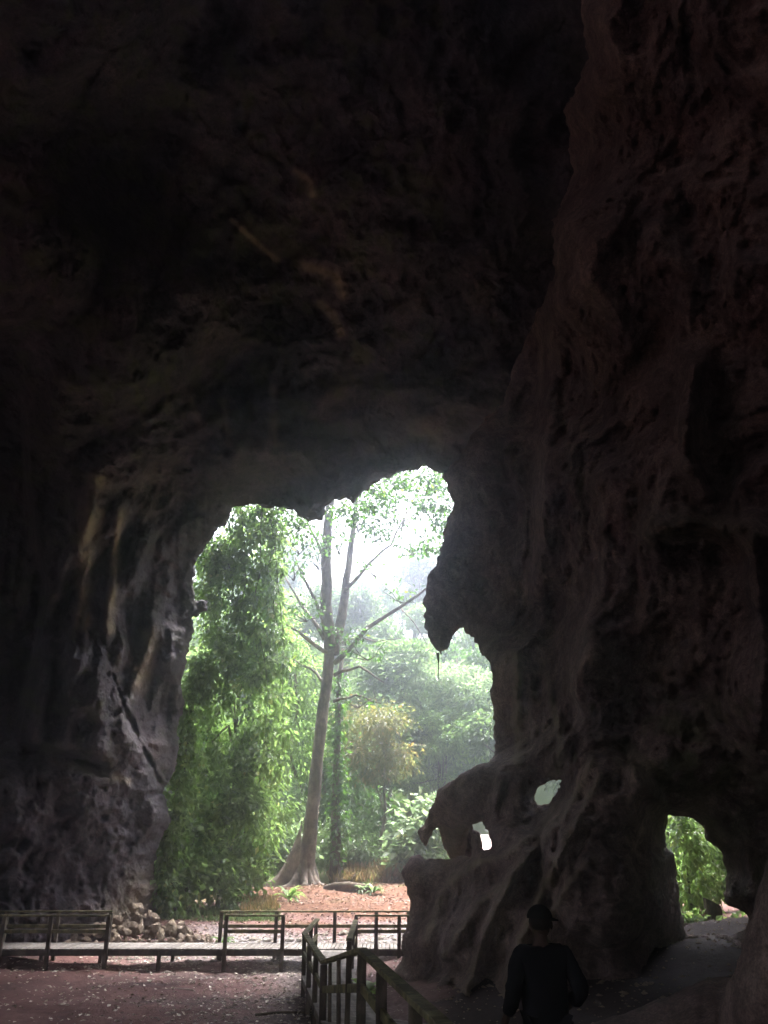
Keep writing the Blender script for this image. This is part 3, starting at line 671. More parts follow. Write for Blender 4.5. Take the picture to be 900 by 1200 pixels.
# the big buttressed tree
def big_tree():
    Y = 48.0; base = on_ground(at(358, 1032, Y)); o = tag(empty('buttressed_tree', base), 'tall pale-barked tree with flaring buttress roots in the clearing', 'tree')
    mb = MB(); tp = [base + Vector((0, 0, -.3)), at(360, 1000, Y), at(367, 940, Y), at(373, 880, Y), at(380, 820, Y), at(386, 770, Y), at(389, 745, Y)]
    rad = [.50, .43, .37, .35, .33, .31, .29]
    path = []; rr_ = []
    for i in range(len(tp) - 1):
        for k in range(4):
            t = k / 4; path.append(Vector(tp[i]).lerp(Vector(tp[i + 1]), t) - base); rr_.append(rad[i] + (rad[i + 1] - rad[i]) * t)
    path.append(Vector(tp[-1]) - base); rr_.append(rad[-1])
    mb.tube(path, rr_, 18)
    for i, v in enumerate(mb.v):
        q = np.array([[v.x * 1.5, v.y * 1.5, v.z * .35]]); mb.v[i] = v + Vector((v.x, v.y, 0)).normalized() * float(noise3(q, 5)[0]) * .09
    mb.build('trunk', M['bark'], o, smooth=True)
    rd = random.Random(3)
    for ang, R, H in ((188, 2.3, 3.0), (268, .9, 1.5), (300, .7, 1.2), (225, 1.3, 1.2), (345, .7, 1.1), (60, 1.5, 2.0), (130, 1.8, 2.2)):
        a = math.radians(ang); d = Vector((math.cos(a), math.sin(a), 0)); s = Vector((-d.y, d.x, 0)); mb = MB(); n = 12
        for i in range(n + 1):
            t = i / n; r = .3 + t * R; h = H * (1 - t) ** 2.4 + .16 * (1 - .5 * t); th = .17 * (1 - .55 * t) + .05
            wob = s * math.sin(t * 5 + ang) * .14 * t
            p = base + d * r + wob; zg = gzv(p.x, p.y) - base.z
            q = d * r + wob
            for k, hh in ((1.7, -.25), (1.0, h * .55), (.45, h), ):
                mb.v += [q + s * th * k + Vector((0, 0, zg + hh)), q - s * th * k + Vector((0, 0, zg + hh))]
        for i in range(n):
            b = i * 6; c = b + 6
            mb.f += [[b, c, c + 2, b + 2], [b + 2, c + 2, c + 4, b + 4], [b + 4, c + 4, c + 5, b + 5], [b + 5, c + 5, c + 3, b + 3], [b + 3, c + 3, c + 1, b + 1]]
        mb.f += [[n * 6 + k for k in (0, 1, 3, 5, 4, 2)]]
        mb.build('buttress_root', M['bark'], o, smooth=True)
    B = [([(388, 762), (382, 705), (383, 640), (388, 580), (392, 530)], .40, .2, 0), ([(390, 765), (401, 722), (405, 682), (412, 632), (418, 580)], .34, .12, .5), ([(386, 738), (362, 692), (346, 652)], .13, .04, -1), ([(380, 748), (352, 708), (333, 675)], .13, .04, 1),
         ([(388, 768), (360, 748), (330, 728)], .15, .05, -2), ([(393, 778), (430, 737), (470, 712), (502, 688)], .16, .06, -2), ([(404, 692), (432, 662), (458, 638), (478, 600)], .12, .04, 1), ([(392, 792), (420, 780), (450, 800)], .12, .03, -2),
         ([(384, 802), (362, 783), (343, 772)], .11, .03, 2), ([(391, 822), (418, 815), (446, 824)], .10, .03, -1), ([(383, 660), (365, 620), (350, 590)], .12, .03, 1), ([(395, 755), (420, 745), (440, 752), (470, 748)], .09, .02, 2), ([(470, 712), (485, 730), (500, 755)], .04, .02, -2)]
    for pts, r0, r1, dy in B:
        P = [at(px, py, Y + dy * i * .5) - base for i, (px, py) in enumerate(pts)]
        Q = []
        for i in range(len(P) - 1):
            for k in range(3): Q.append(P[i].lerp(P[i + 1], k / 3) + Vector((rd.uniform(-.06, .06), rd.uniform(-.06, .06), rd.uniform(-.06, .06))))
        Q.append(P[-1]); m = len(Q)
        MB().tube(Q, [r0 + (r1 - r0) * i / (m - 1) for i in range(m)], 8).build('branch', M['bark'], o, smooth=True)
    cl = [(470, 590, 40, 28, 44, 900), (508, 588, 22, 30, 43, 620), (440, 606, 30, 26, 45, 700), (420, 598, 18, 24, 45, 350), (485, 630, 34, 18, 44, 420), (398, 622, 18, 25, 46, 260), (352, 620, 26, 26, 45, 560), (330, 602, 16, 15, 44, 300), (374, 645, 20, 20, 46, 240),
          (345, 660, 20, 18, 46, 260), (440, 660, 26, 14, 46, 150), (360, 712, 30, 14, 46, 260), (405, 742, 28, 12, 47, 230), (432, 762, 34, 10, 46, 170), (345, 772, 16, 8, 47, 90), (514, 622, 14, 18, 43, 160), (450, 560, 40, 20, 46, 700), (395, 560, 40, 20, 46, 400), (470, 690, 26, 14, 46, 110), (500, 560, 30, 16, 43, 500), (420, 820, 24, 8, 47, 90)]
    g = np.random.default_rng(12); C, A, N, Vv = cloud(g, [pc(*c[:5], int(c[5] * .48)) for c in cl], .35, 13, .22)
    tw = MB()
    for c in cl:
        cc, r_, _ = pc(*c); e = Vector(cc) - base
        for q in range(4):
            a = e + Vector((rd.uniform(-1, 1) * r_[0], rd.uniform(-1, 1) * r_[1], rd.uniform(-1, 1) * r_[2])); tw.tube(limb_path(e - Vector((0, 0, r_[2] * 1.2)), a, 5, .08, rd=rd), [.04, .03, .025, .018, .01], 5)
    tag(tw.build('twigs', M['bark_dark'], o, smooth=True), kind='stuff')
    leaves('crown', M['lf_dark'], C - np.array(base), .27 * (.6 + .8 * g.random(len(C))), A, N, Vv, o, .27)
big_tree()
# ivy-clad slim trunk beside it
b = on_ground(at(394, 1020, 50.5)); cl = [pc(394 + k % 3 * 2, 1000 - k * 22, 9, 16, 50.3, 150) for k in range(10)]
plant('ivy_clad_tree', 'slim dark trunk wrapped in ivy just beside the tall buttressed tree', 'tree', cl, 'lf_dark', .26, b, 'bark_dark', [b, at(393, 950, 50.5), at(395, 880, 50.5), at(397, 800, 50.5), at(402, 760, 50.5)], .3, 21, .9, limbs=0, sub=10, spread=.5)

# creepers and shrubs at the left of the mouth
def P_(*l): return [pc(*a) for a in l]
plant('hanging_creeper', 'dense dark creeper curtain hanging over the left edge of the cave mouth', 'creeper', P_((286, 640, 36, 42, 39.2, 1080), (262, 695, 32, 46, 38.8, 1080), (302, 720, 30, 56, 39.7, 1368), (252, 775, 26, 45, 38.5, 1224), (288, 790, 34, 40, 39.2, 1224), (318, 640, 20, 34, 40.2, 576), (246, 662, 16, 24, 38.4, 360), (300, 605, 22, 14, 39.2, 360), (318, 690, 14, 40, 40.2, 504)),
      'lf_bright', .26, on_ground(at(275, 1045, 41.8)), 'bark_dark', [on_ground(at(275, 1045, 41.8)), at(280, 950, 41.8), at(276, 860, 41.6), at(286, 760, 40.2), at(288, 640, 39.6)], .10, 31, 1.0, sub=15, spread=.2, stem='stem', crown='foliage')
g_ = random.Random(77)
for k in range(9):
    px0 = 236 + k * 11.5 + g_.uniform(-4, 4); y0 = 640 - min(60, max(0, (px0 - 236) * .9)) + g_.uniform(0, 20); L = g_.uniform(120, 330); Yv = 38.4 + g_.uniform(0, 1.2)
    pts_ = [at(px0 + g_.uniform(-5, 5) + j * g_.uniform(-1.2, 1.2), y0 + L * j / 8, Yv) for j in range(9)]
    plant('hanging_vine', 'leafy vine strand trailing down in front of the creeper curtain', 'vine', [(np.array(q), (.28, .25, .55), g_.randrange(35, 75)) for q in pts_], ('lf_bright', 'lf_pale')[k % 2], g_.choice((.2, .26, .32)), pts_[0], 'bark_dark', pts_, .025, 300 + k, 1.4, 'vine strands over the mouth', 0, sub=6, spread=.5, stem='stem', crown='foliage')
plant('bamboo_clump', 'drooping bright green bamboo-like thicket behind the ivy at the cave mouth', 'bamboo', P_((268, 850, 42, 48, 40.8, 2160), (300, 885, 36, 56, 42.2, 2160), (270, 930, 40, 46, 40.8, 1920), (285, 970, 36, 36, 41.0, 1200), (312, 835, 28, 46, 44.2, 1020), (318, 940, 24, 48, 44.2, 900), (240, 880, 26, 50, 40.7, 960)),
      'lf_bright', .34, on_ground(at(295, 1045, 43.2)), 'bark_dark', None, .14, 32, .75, width=.2, sub=16, spread=.24, stem='stem', crown='foliage')
plant('wall_ivy', 'broad-leaved ivy clinging beside the left rock wall at the cave mouth', 'ivy', P_((216, 850, 15, 56, 38.0, 540), (207, 925, 16, 46, 37.8, 540), (199, 990, 14, 46, 37.6, 480), (230, 795, 14, 40, 38.2, 360), (225, 900, 18, 40, 38.6, 360), (198, 1045, 16, 25, 37.4, 240)),
      'lf_bright', .30, on_ground(at(205, 1068, 38.0)), 'bark_dark', [on_ground(at(205, 1068, 38.0)), at(208, 980, 38.0), at(216, 900, 38.2), at(224, 800, 38.4)], .06, 33, 1.1, width=.36, sub=22, spread=.34, stem='stem', crown='foliage')
plant('leafy_shrub', 'broad-leaved shrub at the foot of the ivy beside the rubble heap', 'shrub', P_((215, 1035, 30, 30, 38.8, 900), (245, 1010, 30, 34, 39.6, 900), (232, 965, 32, 30, 39.8, 840)), 'lf_bright', .34, on_ground(at(228, 1066, 39.0)), 'bark_dark', None, .06, 34, .5, width=.34, sub=18, spread=.3, stem='stem', crown='foliage')
plant('leafy_shrub', 'low glossy shrub spilling onto the red clearing below the bamboo-like thicket', 'shrub', P_((275, 1025, 24, 26, 40.7, 540), (296, 1005, 22, 30, 41.7, 480), (262, 1048, 18, 14, 39.8, 240)), 'lf_bright', .28, on_ground(at(280, 1055, 40.8)), 'bark_dark', None, .06, 35, .5, width=.34, sub=18, spread=.3, stem='stem', crown='foliage')
plant('yellow_green_tree', 'feathery yellow-green tree between the creeper curtain and the tall trunk', 'tree', P_((345, 790, 26, 50, 54, 1700), (352, 860, 24, 50, 54, 1600), (335, 740, 20, 30, 55, 700), (325, 800, 20, 40, 55, 900)), 'lf_bright', .34, on_ground(at(345, 1022, 54)), 'bark_dark', None, .2, 36, .9, width=.2, sub=22, spread=.3)
plant('pale_shrub', 'pale broad-leaved bush tucked behind the big buttress root', 'shrub', P_((326, 985, 24, 26, 50, 900), (340, 1000, 22, 18, 50, 600), (340, 950, 24, 30, 53, 700)), 'lf_pale', .34, on_ground(at(330, 1022, 50.5)), 'bark_dark', None, .07, 37, .4, width=.32, stem='stem', crown='foliage')
plant('rusty_tree', 'small tree with rust-tinged olive crown and a bent pale trunk', 'tree', P_((445, 848, 34, 26, 56, 1300), (428, 888, 30, 28, 56, 1200), (466, 885, 24, 24, 56, 800), (412, 856, 22, 36, 57, 900), (450, 905, 26, 14, 56, 500)), 'lf_rust', .32, on_ground(at(443, 1012, 56)), 'bark', [on_ground(at(443, 1012, 56)), at(447, 985, 56), at(452, 955, 56), at(450, 925, 56), at(452, 890, 56)], .17, 38, .8, width=.2, sub=22, spread=.28)
plant('round_shrub', 'rounded green bush between the tall trunk and the bent pale trunk', 'shrub', P_((408, 985, 30, 30, 53, 1600), (390, 1000, 20, 20, 52.5, 600), (428, 1000, 18, 18, 53, 500)), 'lf_mid', .28, on_ground(at(408, 1022, 53)), 'bark_dark', None, .07, 39, .6, width=.22, sub=22, spread=.3, stem='stem', crown='foliage')
plant('dark_tree', 'dark leafy tree behind the rounded green bush', 'tree', P_((385, 925, 28, 40, 59, 1500), (405, 900, 26, 40, 60, 1400), (372, 880, 22, 40, 60, 900), (440, 950, 24, 24, 60, 700)), 'lf_dark', .36, on_ground(at(390, 1015, 60)), 'bark_dark', None, .2, 40, .8, width=.24, sub=20)
plant('large_leaved_shrub', 'pale large-leaved shrub in front of the forest by the rock arch', 'shrub', P_((495, 985, 26, 32, 51, 900), (512, 950, 22, 24, 52, 600), (478, 1000, 16, 16, 50.5, 300)), 'lf_pale', .46, on_ground(at(495, 1024, 51)), 'bark_dark', None, .07, 41, .4, width=.34, stem='stem', crown='foliage')
plant('spreading_tree', 'wide pale feathery tree canopy behind the rust-tinged tree', 'tree', P_((500, 795, 46, 20, 68, 1700), (545, 815, 34, 22, 68, 1300), (478, 832, 34, 18, 67, 1000), (520, 850, 40, 18, 68, 1200), (470, 780, 24, 16, 69, 500)), 'lf_pale', .40, on_ground(at(482, 1010, 68)), 'bark', [on_ground(at(480, 1010, 68)), at(481, 930, 68), at(484, 880, 68), at(495, 830, 68)], .24, 42, .3, width=.2, sub=24, spread=.26)

# forest on the rising ground behind
def proto(seed, mat, h, r, leaf, n, width, droop):
    g = np.random.default_rng(seed); rd = random.Random(seed); o = empty('forest_tree')
    cl = []
    for k in range(9):
        a = rd.uniform(0, 6.28); q = rd.uniform(.15, .85) * r; z = h * rd.uniform(.38, .95)
        cl.append((np.array([math.cos(a) * q, math.sin(a) * q, z]), (r * rd.uniform(.35, .55), r * rd.uniform(.35, .55), h * rd.uniform(.09, .15)), n // 9))
    C, A, N, Vv = cloud(g, cl, droop * .7, 13, .22)
    leaves('crown', M[mat], C, leaf * (.6 + .8 * g.random(len(C))), A, N, Vv, o, width)
    mb = MB(); tp = limb_path((0, 0, -.5), (0, 0, h * .8), 6, .02, rd=rd); mb.tube(tp, [.32, .26, .22, .18, .12, .05], 8)
    for c, _, _ in cl: mb.tube(limb_path(tp[rd.randrange(2, 5)], c, 4, .05, rd=rd), [.12, .09, .06, .03], 5)
    mb.build('trunk', M['bark'], o, smooth=True); return o
KIND = [('lf_mid', 12, 4.2, .42, 6500, .25, .6, 'mid green rounded tree on the slope behind the clearing'), ('lf_dark', 14, 4.0, .42, 6500, .25, .7, 'dark green dense tree on the slope behind the clearing'),
        ('lf_pale', 11, 4.6, .44, 6000, .25, .4, 'pale grey-green tree on the slope behind the clearing'), ('lf_bright', 10, 3.6, .40, 5500, .18, 1.0, 'yellow-green feathery tree on the slope behind the clearing')]
protos = [proto(70 + i, *k[:7]) for i, k in enumerate(KIND)]
used_p = [False] * 4; rd = random.Random(11); spots = []
for Y in (64, 71, 79, 88, 98, 108, 119):
    hw = Y * .34
    xx = -hw + rd.uniform(0, 3)
    while xx < hw * .72:
        spots.append((xx + rd.uniform(-1, 1), Y + rd.uniform(-3, 3))); xx += rd.uniform(4.5, 6.8) * (Y / 75) ** .6
for (xx, yy) in spots:
    k = rd.choices(range(4), (4, 3, 3, 2))[0]
    if used_p[k]: o = copy_tree(protos[k])
    else: o = protos[k]; used_p[k] = True
    s = rd.uniform(.75, 1.2) * (.8 if yy < 68 else 1)
    o.location = (xx, yy, gzv(xx, yy)); o.rotation_euler.z = rd.uniform(0, 6.28); o.scale = (s, s, s * rd.uniform(.9, 1.15))
    tag(o, KIND[k][7], 'tree', 'forest trees on the slope')
for k in range(4):
    if not used_p[k]:
        for c in list(protos[k].children): bpy.data.objects.remove(c)
        bpy.data.objects.remove(protos[k])
# beyond the right-hand opening
plant('green_vine', 'bright green vines hanging across the small opening in the right wall', 'vine', P_((800, 985, 22, 34, 27, 700), (830, 1010, 24, 34, 28, 800), (812, 1040, 26, 30, 27.5, 700), (842, 970, 18, 26, 28.5, 350), (870, 1030, 16, 40, 28, 400)), 'lf_bright', .20, on_ground(at(815, 1082, 27.5)), 'bark_dark', None, .04, 43, 1.2, width=.3, sub=26, spread=.3, stem='stem', crown='foliage')
plant('low_plant', 'low leafy plant on the sill of the right wall opening', 'plant', P_((806, 1080, 14, 9, 24.5, 160), (832, 1086, 14, 6, 24.2, 110), (858, 1082, 10, 8, 25, 90)), 'lf_bright', .2, on_ground(at(815, 1092, 24.5)), 'bark_dark', None, .02, 44, .4, width=.34, stem='stem', crown='foliage')
plant('backdrop_tree', 'leafy tree standing beyond the small opening in the right wall', 'tree', P_((815, 940, 40, 30, 38, 1500), (850, 985, 40, 34, 39, 1300), (790, 990, 30, 30, 40, 900), (825, 1040, 40, 20, 41, 700)), 'lf_mid', .3, on_ground(at(830, 1060, 39)), 'bark_dark', None, .2, 45, .6)
fr = tag(empty('pipe_fence', on_ground(Vector((13, 33, 0)))), 'pale pipe fence glimpsed behind the vines in the right opening', 'fence')
fb = fr.location
for xx in (-3.2, -1.4, .4, 2.2): MB().tube([(xx, 0, -.3), (xx, 0, 2.3)], [.03, .03], 8).build('post', M['metal_rail'], fr, smooth=True)
for zz in (.8, 1.5, 2.2): MB().tube([(-3.4, 0, zz), (2.4, 0, zz)], [.03, .03], 8).build('rail', M['metal_rail'], fr, smooth=True)
def stump(px0, px1, pyt, pyb, Y):
    b = at((px0 + px1) / 2, pyb, Y); w = (at(px1, pyb, Y) - at(px0, pyb, Y)).length / 2; h = (at(px0, pyt, Y) - at(px0, pyb, Y)).length
    o = tag(empty('tree_stump', b), 'square-cut brown stump standing in the right wall opening', 'stump'); mb = MB(); n = 14; R = random.Random(2)
    rad = [w * (1 + R.uniform(-.08, .08)) for _ in range(n)]
    for z, s in ((-.5, 1.12), (0, 1.05), (h * .5, 1.0), (h, .97)):
        for k in range(n):
            a = 2 * math.pi * k / n; ca, sa = math.cos(a), math.sin(a); q = max(abs(ca), abs(sa)) ** -.6
            mb.v.append(Vector((ca * rad[k] * s * q * .85, sa * rad[k] * s * q * .85, z - (ca * .10 if z == h else 0) * 1.2)))
    for i in range(3):
        for k in range(n): mb.f.append([i * n + k, i * n + (k + 1) % n, (i + 1) * n + (k + 1) % n, (i + 1) * n + k])
    mb.build('trunk', M['bark_dark'], o); t = MB(); t.v = [v + Vector((0, 0, .003)) for v in mb.v[3 * n:]]; t.f = [list(range(n))]; t.build('cut_top', M['bark'], o)
stump(828, 850, 1058, 1088, 25)
# small hut beyond the rock arch
hb = on_ground(at(592, 1000, 46), -.6); hut = tag(empty('hut', hb), 'small pale hut with pinkish metal roof seen through the low rock arch', 'hut')
MB().box((0, 0, 1.0), (4.0, 3.0, 2.6)).build('wall', M['plaster'], hut, bevel=.01)
mb = MB(); mb.v = [Vector(p) for p in ((-2.4, -1.9, 2.25), (2.4, -1.9, 2.25), (2.4, 0, 3.0), (-2.4, 0, 3.0), (2.4, 1.9, 2.25), (-2.4, 1.9, 2.25), (-2.4, -1.9, 2.31), (2.4, -1.9, 2.31), (2.4, 0, 3.07), (-2.4, 0, 3.07), (2.4, 1.9, 2.31), (-2.4, 1.9, 2.31))]
mb.f = [[0, 1, 2, 3], [3, 2, 4, 5], [9, 8, 7, 6], [11, 10, 8, 9], [0, 6, 7, 1], [5, 4, 10, 11], [1, 7, 8, 2], [2, 8, 10, 4], [0, 3, 9, 6], [3, 5, 11, 9]]; mb.build('roof', M['tin'], hut)
MB().box((.9, -1.515, .85), (.8, .03, 1.9)).build('door', M['wood'], hut)
w_ = MB().box((-.8, -1.515, 1.3), (.9, .04, .7)).build('window', M['wood_top'], hut); MB().box((-.8, -1.54, 1.3), (.78, .02, .58)).build('pane', M['pane'], w_)

# ------------------------------------------------------------------ ground cover
def scatter_blades(name, label, n, region, L, mat, seed, width=.05):
    g = np.random.default_rng(seed); P = []
    while len(P) < n:
        px = g.uniform(region[0], region[2], 4000); Yv = g.uniform(region[1], region[3], 4000)
        X = (px - 450) / F_PX * Yv * .92; k = fbm(np.stack([X * .6, Yv * .6, 0 * X], 1), 2, seed) > g.uniform(-.4, .4, 4000)
        P += list(zip(X[k], Yv[k]))
    P = np.array(P[:n]); Z = gzn(P[:, 0], P[:, 1]); C = np.stack([P[:, 0], P[:, 1], Z - .02], 1)
    A = g.normal(size=(n, 3)) * .45; A[:, 2] = 1
    o = leaves(name, M[mat], C, L * (.4 + .9 * g.random(n)), A, g.normal(size=(n, 3)), g.random(n), None, width)
    return tag(o, label, 'grass', kind='stuff')
scatter_blades('dry_grass', 'dry brownish grass and stalks in front of the forest', 5000, (388, 50, 500, 54.5), .75, 'lf_dry', 1)
scatter_blades('short_grass', 'short green grass at the foot of the shrubs', 4000, (180, 36, 330, 40), .24, 'lf_mid', 2)
scatter_blades('dry_grass', 'straw-coloured grass tuft at the left of the buttress root', 1200, (285, 38.5, 325, 42), .4, 'lf_dry', 3)
def palm(px, py, label, n, L, mat, seed, name='young_palm', Yd=None, width=.09):
    b = ground_hit(px, py) if Yd is None else on_ground(at(px, py, Yd)); o = tag(empty(name, b), label, 'plant'); g = random.Random(seed)
    for k in range(n):
        a = g.uniform(0, 6.28); up = g.uniform(.5, 1.3); l = L * g.uniform(.7, 1.1); mb = MB(); m = 6
        d = Vector((math.cos(a), math.sin(a), 0)); s = Vector((-d.y, d.x, 0))
        for i in range(m + 1):
            t = i / m; p = d * l * t * .75 + Vector((0, 0, .05 + l * (up * t - .75 * t * t)))
            w = l * width * math.sin(math.pi * min(1, .12 + t * .9)) + .004
            mb.v += [p + s * w + Vector((0, 0, w * .35)), p, p - s * w + Vector((0, 0, w * .35))]
        for i in range(m):
            q = i * 3; mb.f += [[q, q + 1, q + 4, q + 3], [q + 1, q + 2, q + 5, q + 4]]
        ob = mb.build('leaf', M[mat], o, smooth=True)
        av = ob.data.attributes.new('leaf', 'FLOAT', 'POINT'); av.data.foreach_set('value', [g.uniform(.3, .8)] * len(mb.v))
    return o
palm(338, 1056, 'young palm with long arching leaves on the red clearing', 22, 1.15, 'lf_bright', 4)
palm(424, 1046, 'pale fern-like plant beside the fallen log', 26, .7, 'lf_pale', 5, 'fern')
palm(438, 1048, 'low fern spreading on the leaf litter past the fallen log', 20, .8, 'lf_mid', 6, 'fern')
palm(428, 1168, 'broad green plant growing beside the ramp below its railing', 12, .75, 'lf_bright', 7, 'broad_leaved_plant', 20.5, .2)
palm(262, 1094, 'dark leafy plant growing behind the boardwalk railing', 14, .6, 'lf_dark', 8, 'broad_leaved_plant', 31.0, .16)
lg = ground_hit(400, 1044); o = tag(empty('fallen_log', lg), 'dark fallen log lying at the edge of the leaf litter', 'log')
MB().tube([(-.9, .3, .12), (-.3, .1, .2), (.4, 0, .22), (1.1, -.1, .15), (1.6, -.1, .1)], [.12, .2, .22, .18, .1], 10).build('trunk', M['bark_dark'], o, smooth=True)
MB().tube([(.4, 0, .3), (.6, .1, .6), (.7, .1, .8)], [.06, .04, .02], 6).build('branch', M['bark_dark'], o, smooth=True)

def stone_mesh(seed, mat):
    bm = bmesh.new(); bmesh.ops.create_icosphere(bm, subdivisions=1, radius=1); g = random.Random(seed)
    sx, sy, sz = g.uniform(.8, 1.2), g.uniform(.7, 1.1), g.uniform(.5, .8)
    for v in bm.verts: v.co = Vector((v.co.x * sx, v.co.y * sy, v.co.z * sz)) * g.uniform(.78, 1.2)
    me = bpy.data.meshes.new('stone'); bm.to_mesh(me); bm.free(); me.materials.append(M[mat])
    for an in ('moss', 'tan'):
        a = me.attributes.new(an, 'FLOAT', 'POINT'); a.data.foreach_set('value', [0.0 if an == 'moss' else g.uniform(0, .4)] * len(me.vertices))
    return me
SM = [stone_mesh(i, 'stone') for i in range(5)]; RM = [stone_mesh(20 + i, 'rubble') for i in range(5)]
hc = on_ground(at(146, 1080, 32.3)); heap = tag(empty('rubble_heap', hc), 'heap of broken brown stones at the foot of the left rock wall', 'rubble')
g = random.Random(9)
for k in range(290):
    a = g.uniform(0, 6.28); q = g.random() ** .6; x_, y_ = math.cos(a) * q * 2.8, math.sin(a) * q * 1.3
    h = max(0, 1.15 * (1 - q) ** 1.2 * g.uniform(.6, 1)) + g.uniform(-.05, .05)
    o = link('stone', RM[g.randrange(5)], None, heap); s = (.05 + .22 * g.random() ** 2.2) * (1.25 - .5 * q)
    o.location = (x_ + .3, y_, gzv(hc.x + x_, hc.y + y_) - hc.z + h); o.rotation_euler = (g.uniform(0, 6), g.uniform(0, 6), g.uniform(0, 6)); o.scale = (s, s, s)
g = random.Random(10)
for k in range(70):
    px, Y = g.uniform(165, 475), g.uniform(29.8, 33.5); p = on_ground(at(px, 1095, Y)); s = g.uniform(.08, .22)
    o = link('stone', SM[g.randrange(5)]); o.location = p + Vector((0, 0, s * .1)); o.rotation_euler = (0, 0, g.uniform(0, 6)); o.scale = (s, s, s * .8)
    tag(o, 'grey stone in the gravel bed behind the boardwalk', 'stone', 'stones in the gravel bed')
def pebbles(name, label, n, fn, smin, smax, mat, seed, flat=.6):
    g = np.random.default_rng(seed); x, y = fn(g, n); z = gzn(x, y)
    base = np.array([[1, 0, 0], [0, 1, 0], [-1, 0, 0], [0, -1, 0], [0, 0, 1], [0, 0, -1.]]); F0 = np.array([[0, 1, 4], [1, 2, 4], [2, 3, 4], [3, 0, 4], [1, 0, 5], [2, 1, 5], [3, 2, 5], [0, 3, 5]])
    s = g.uniform(smin, smax, n) * (.5 + g.random(n) ** 3); a = g.uniform(0, 6.28, n)
    V = base[None] * (1 + g.uniform(-.3, .3, (n, 6, 1))); c, s_ = np.cos(a)[:, None], np.sin(a)[:, None]
    Vx = V[..., 0] * c - V[..., 1] * s_ * .7; Vy = V[..., 0] * s_ + V[..., 1] * c * .7
    W_ = np.stack([Vx, Vy, V[..., 2] * flat], -1) * s[:, None, None] + np.stack([x, y, z + s * .15], -1)[:, None]
    F = (np.arange(n)[:, None, None] * 6 + F0).reshape(-1, 3)
    me = mesh_np(name, W_.reshape(-1, 3), F, {'moss': np.zeros(n * 6), 'tan': np.repeat(g.random(n) * .5, 6)}, smooth=False)
    return tag(link(name, me, M[mat]), label, 'gravel', kind='stuff')
pebbles('gravel', 'grey gravel and pebbles of the stream bed behind the boardwalk', 5000, lambda g, n: (g.uniform(-9, 3, n), 31.0 + g.normal(size=n) * 1.6), .03, .09, 'stone', 1, .4)
pebbles('gravel', 'pale pebbles scattered near the ramp', 3500, lambda g, n: (-2.6 + g.normal(size=n) * 1.5, g.uniform(16, 27, n)), .02, .06, 'stone', 2, .3)
pebbles('gravel', 'small stones strewn over the dark floor around the rock pillar', 2200, lambda g, n: (g.uniform(1.0, 9, n), g.uniform(10, 25, n)), .02, .07, 'rubble', 3, .45)
def litter(name, label, n, fn, L, cols, seed):
    g = np.random.default_rng(seed); x, y = fn(g, n); C = np.stack([x, y, gzn(x, y) + .035], 1)
    A = g.normal(size=(n, 3)); A[:, 2] *= .15; N = g.normal(size=(n, 3)) * .3; N[:, 2] = 1
    o = leaves(name, M[cols], C, L * (.5 + g.random(n)), A, N, g.random(n), None, .34); return tag(o, label, 'leaf litter', kind='stuff')
def litter_mat(name, a, b, c):
    m, nt, bs = newmat(name); r = ramp(nt, [(0, a), (.5, b), (1, c)]); nt.links.new(attr(nt, 'leaf'), r.inputs[0]); nt.links.new(r.outputs[0], bs.inputs['Base Color']); bs.inputs['Roughness'].default_value = .7; return m
M['lit_pale'] = litter_mat('pale_fallen_leaves', (.30, .26, .2), (.5, .46, .38), (.66, .62, .55)); M['lit_red'] = litter_mat('russet_fallen_leaves', (.075, .033, .02), (.14, .065, .04), (.28, .18, .12))
litter('leaf_litter', 'pale fallen leaves scattered on the dark cave floor', 2000, lambda g, n: (g.uniform(-13, -1, n), g.uniform(18, 30, n)), .09, 'lit_pale', 4)
litter('leaf_litter', 'russet fallen leaves covering the clearing outside', 9000, lambda g, n: (g.uniform(-9, 6, n), g.uniform(33, 51, n)), .11, 'lit_red', 5)
# a few sticks
for (px, py, L, a, lab) in ((205, 1162, .9, .1, 'pale thin stick lying on the cave floor below the boardwalk'), (330, 1190, 1.1, .25, 'dark stick lying near the foot of the ramp')):
    b = ground_hit(px, py); d = Vector((math.cos(a), math.sin(a), 0)) * L / 2
    tag(MB().tube([b - d + Vector((0, 0, .03)), b + Vector((0, .05, .05)), b + d + Vector((0, 0, .03))], [.03, .035, .02], 6).build('stick', M['rope'] if px < 300 else M['bark_dark'], smooth=True), lab, 'stick')

# ------------------------------------------------------------------ person
def skin_mesh(name, V, E, R, root, sub=1):
    me = bpy.data.meshes.new(name); me.from_pydata(V, E, []); o = bpy.data.objects.new(name, me); col.objects.link(o)
    sk = o.modifiers.new('skin', 'SKIN'); sk.use_smooth_shade = True
    for i, d in enumerate(me.skin_vertices[0].data): d.radius = R[i] if isinstance(R[i], tuple) else (R[i], R[i]); d.use_root = (i == root)
    sb = o.modifiers.new('sub', 'SUBSURF'); sb.levels = sub; sb.render_levels = sub
    dg = bpy.context.evaluated_depsgraph_get(); m2 = bpy.data.meshes.new_from_object(o.evaluated_get(dg)); m2.name = name
    bpy.data.objects.remove(o); bpy.data.meshes.remove(me)
    for p in m2.polygons: p.use_smooth = True
    return m2
def folds(me, seed):
    n = len(me.vertices); co = np.empty(n * 3, np.float32); me.vertices.foreach_get('co', co); co = co.reshape(-1, 3).astype(float)
    nr = np.empty(n * 3, np.float32); me.vertices.foreach_get('normal', nr); nr = nr.reshape(-1, 3)
    h = ridged(co * np.array([9, 9, 14]) + fbm(co * 5, 2, seed)[:, None] * 1.5, 2, seed) * .008 + fbm(co * 6, 2, seed + 1) * .014
    me.vertices.foreach_set('co', (co + nr * h[:, None]).astype(np.float32).ravel()); me.update(); return me
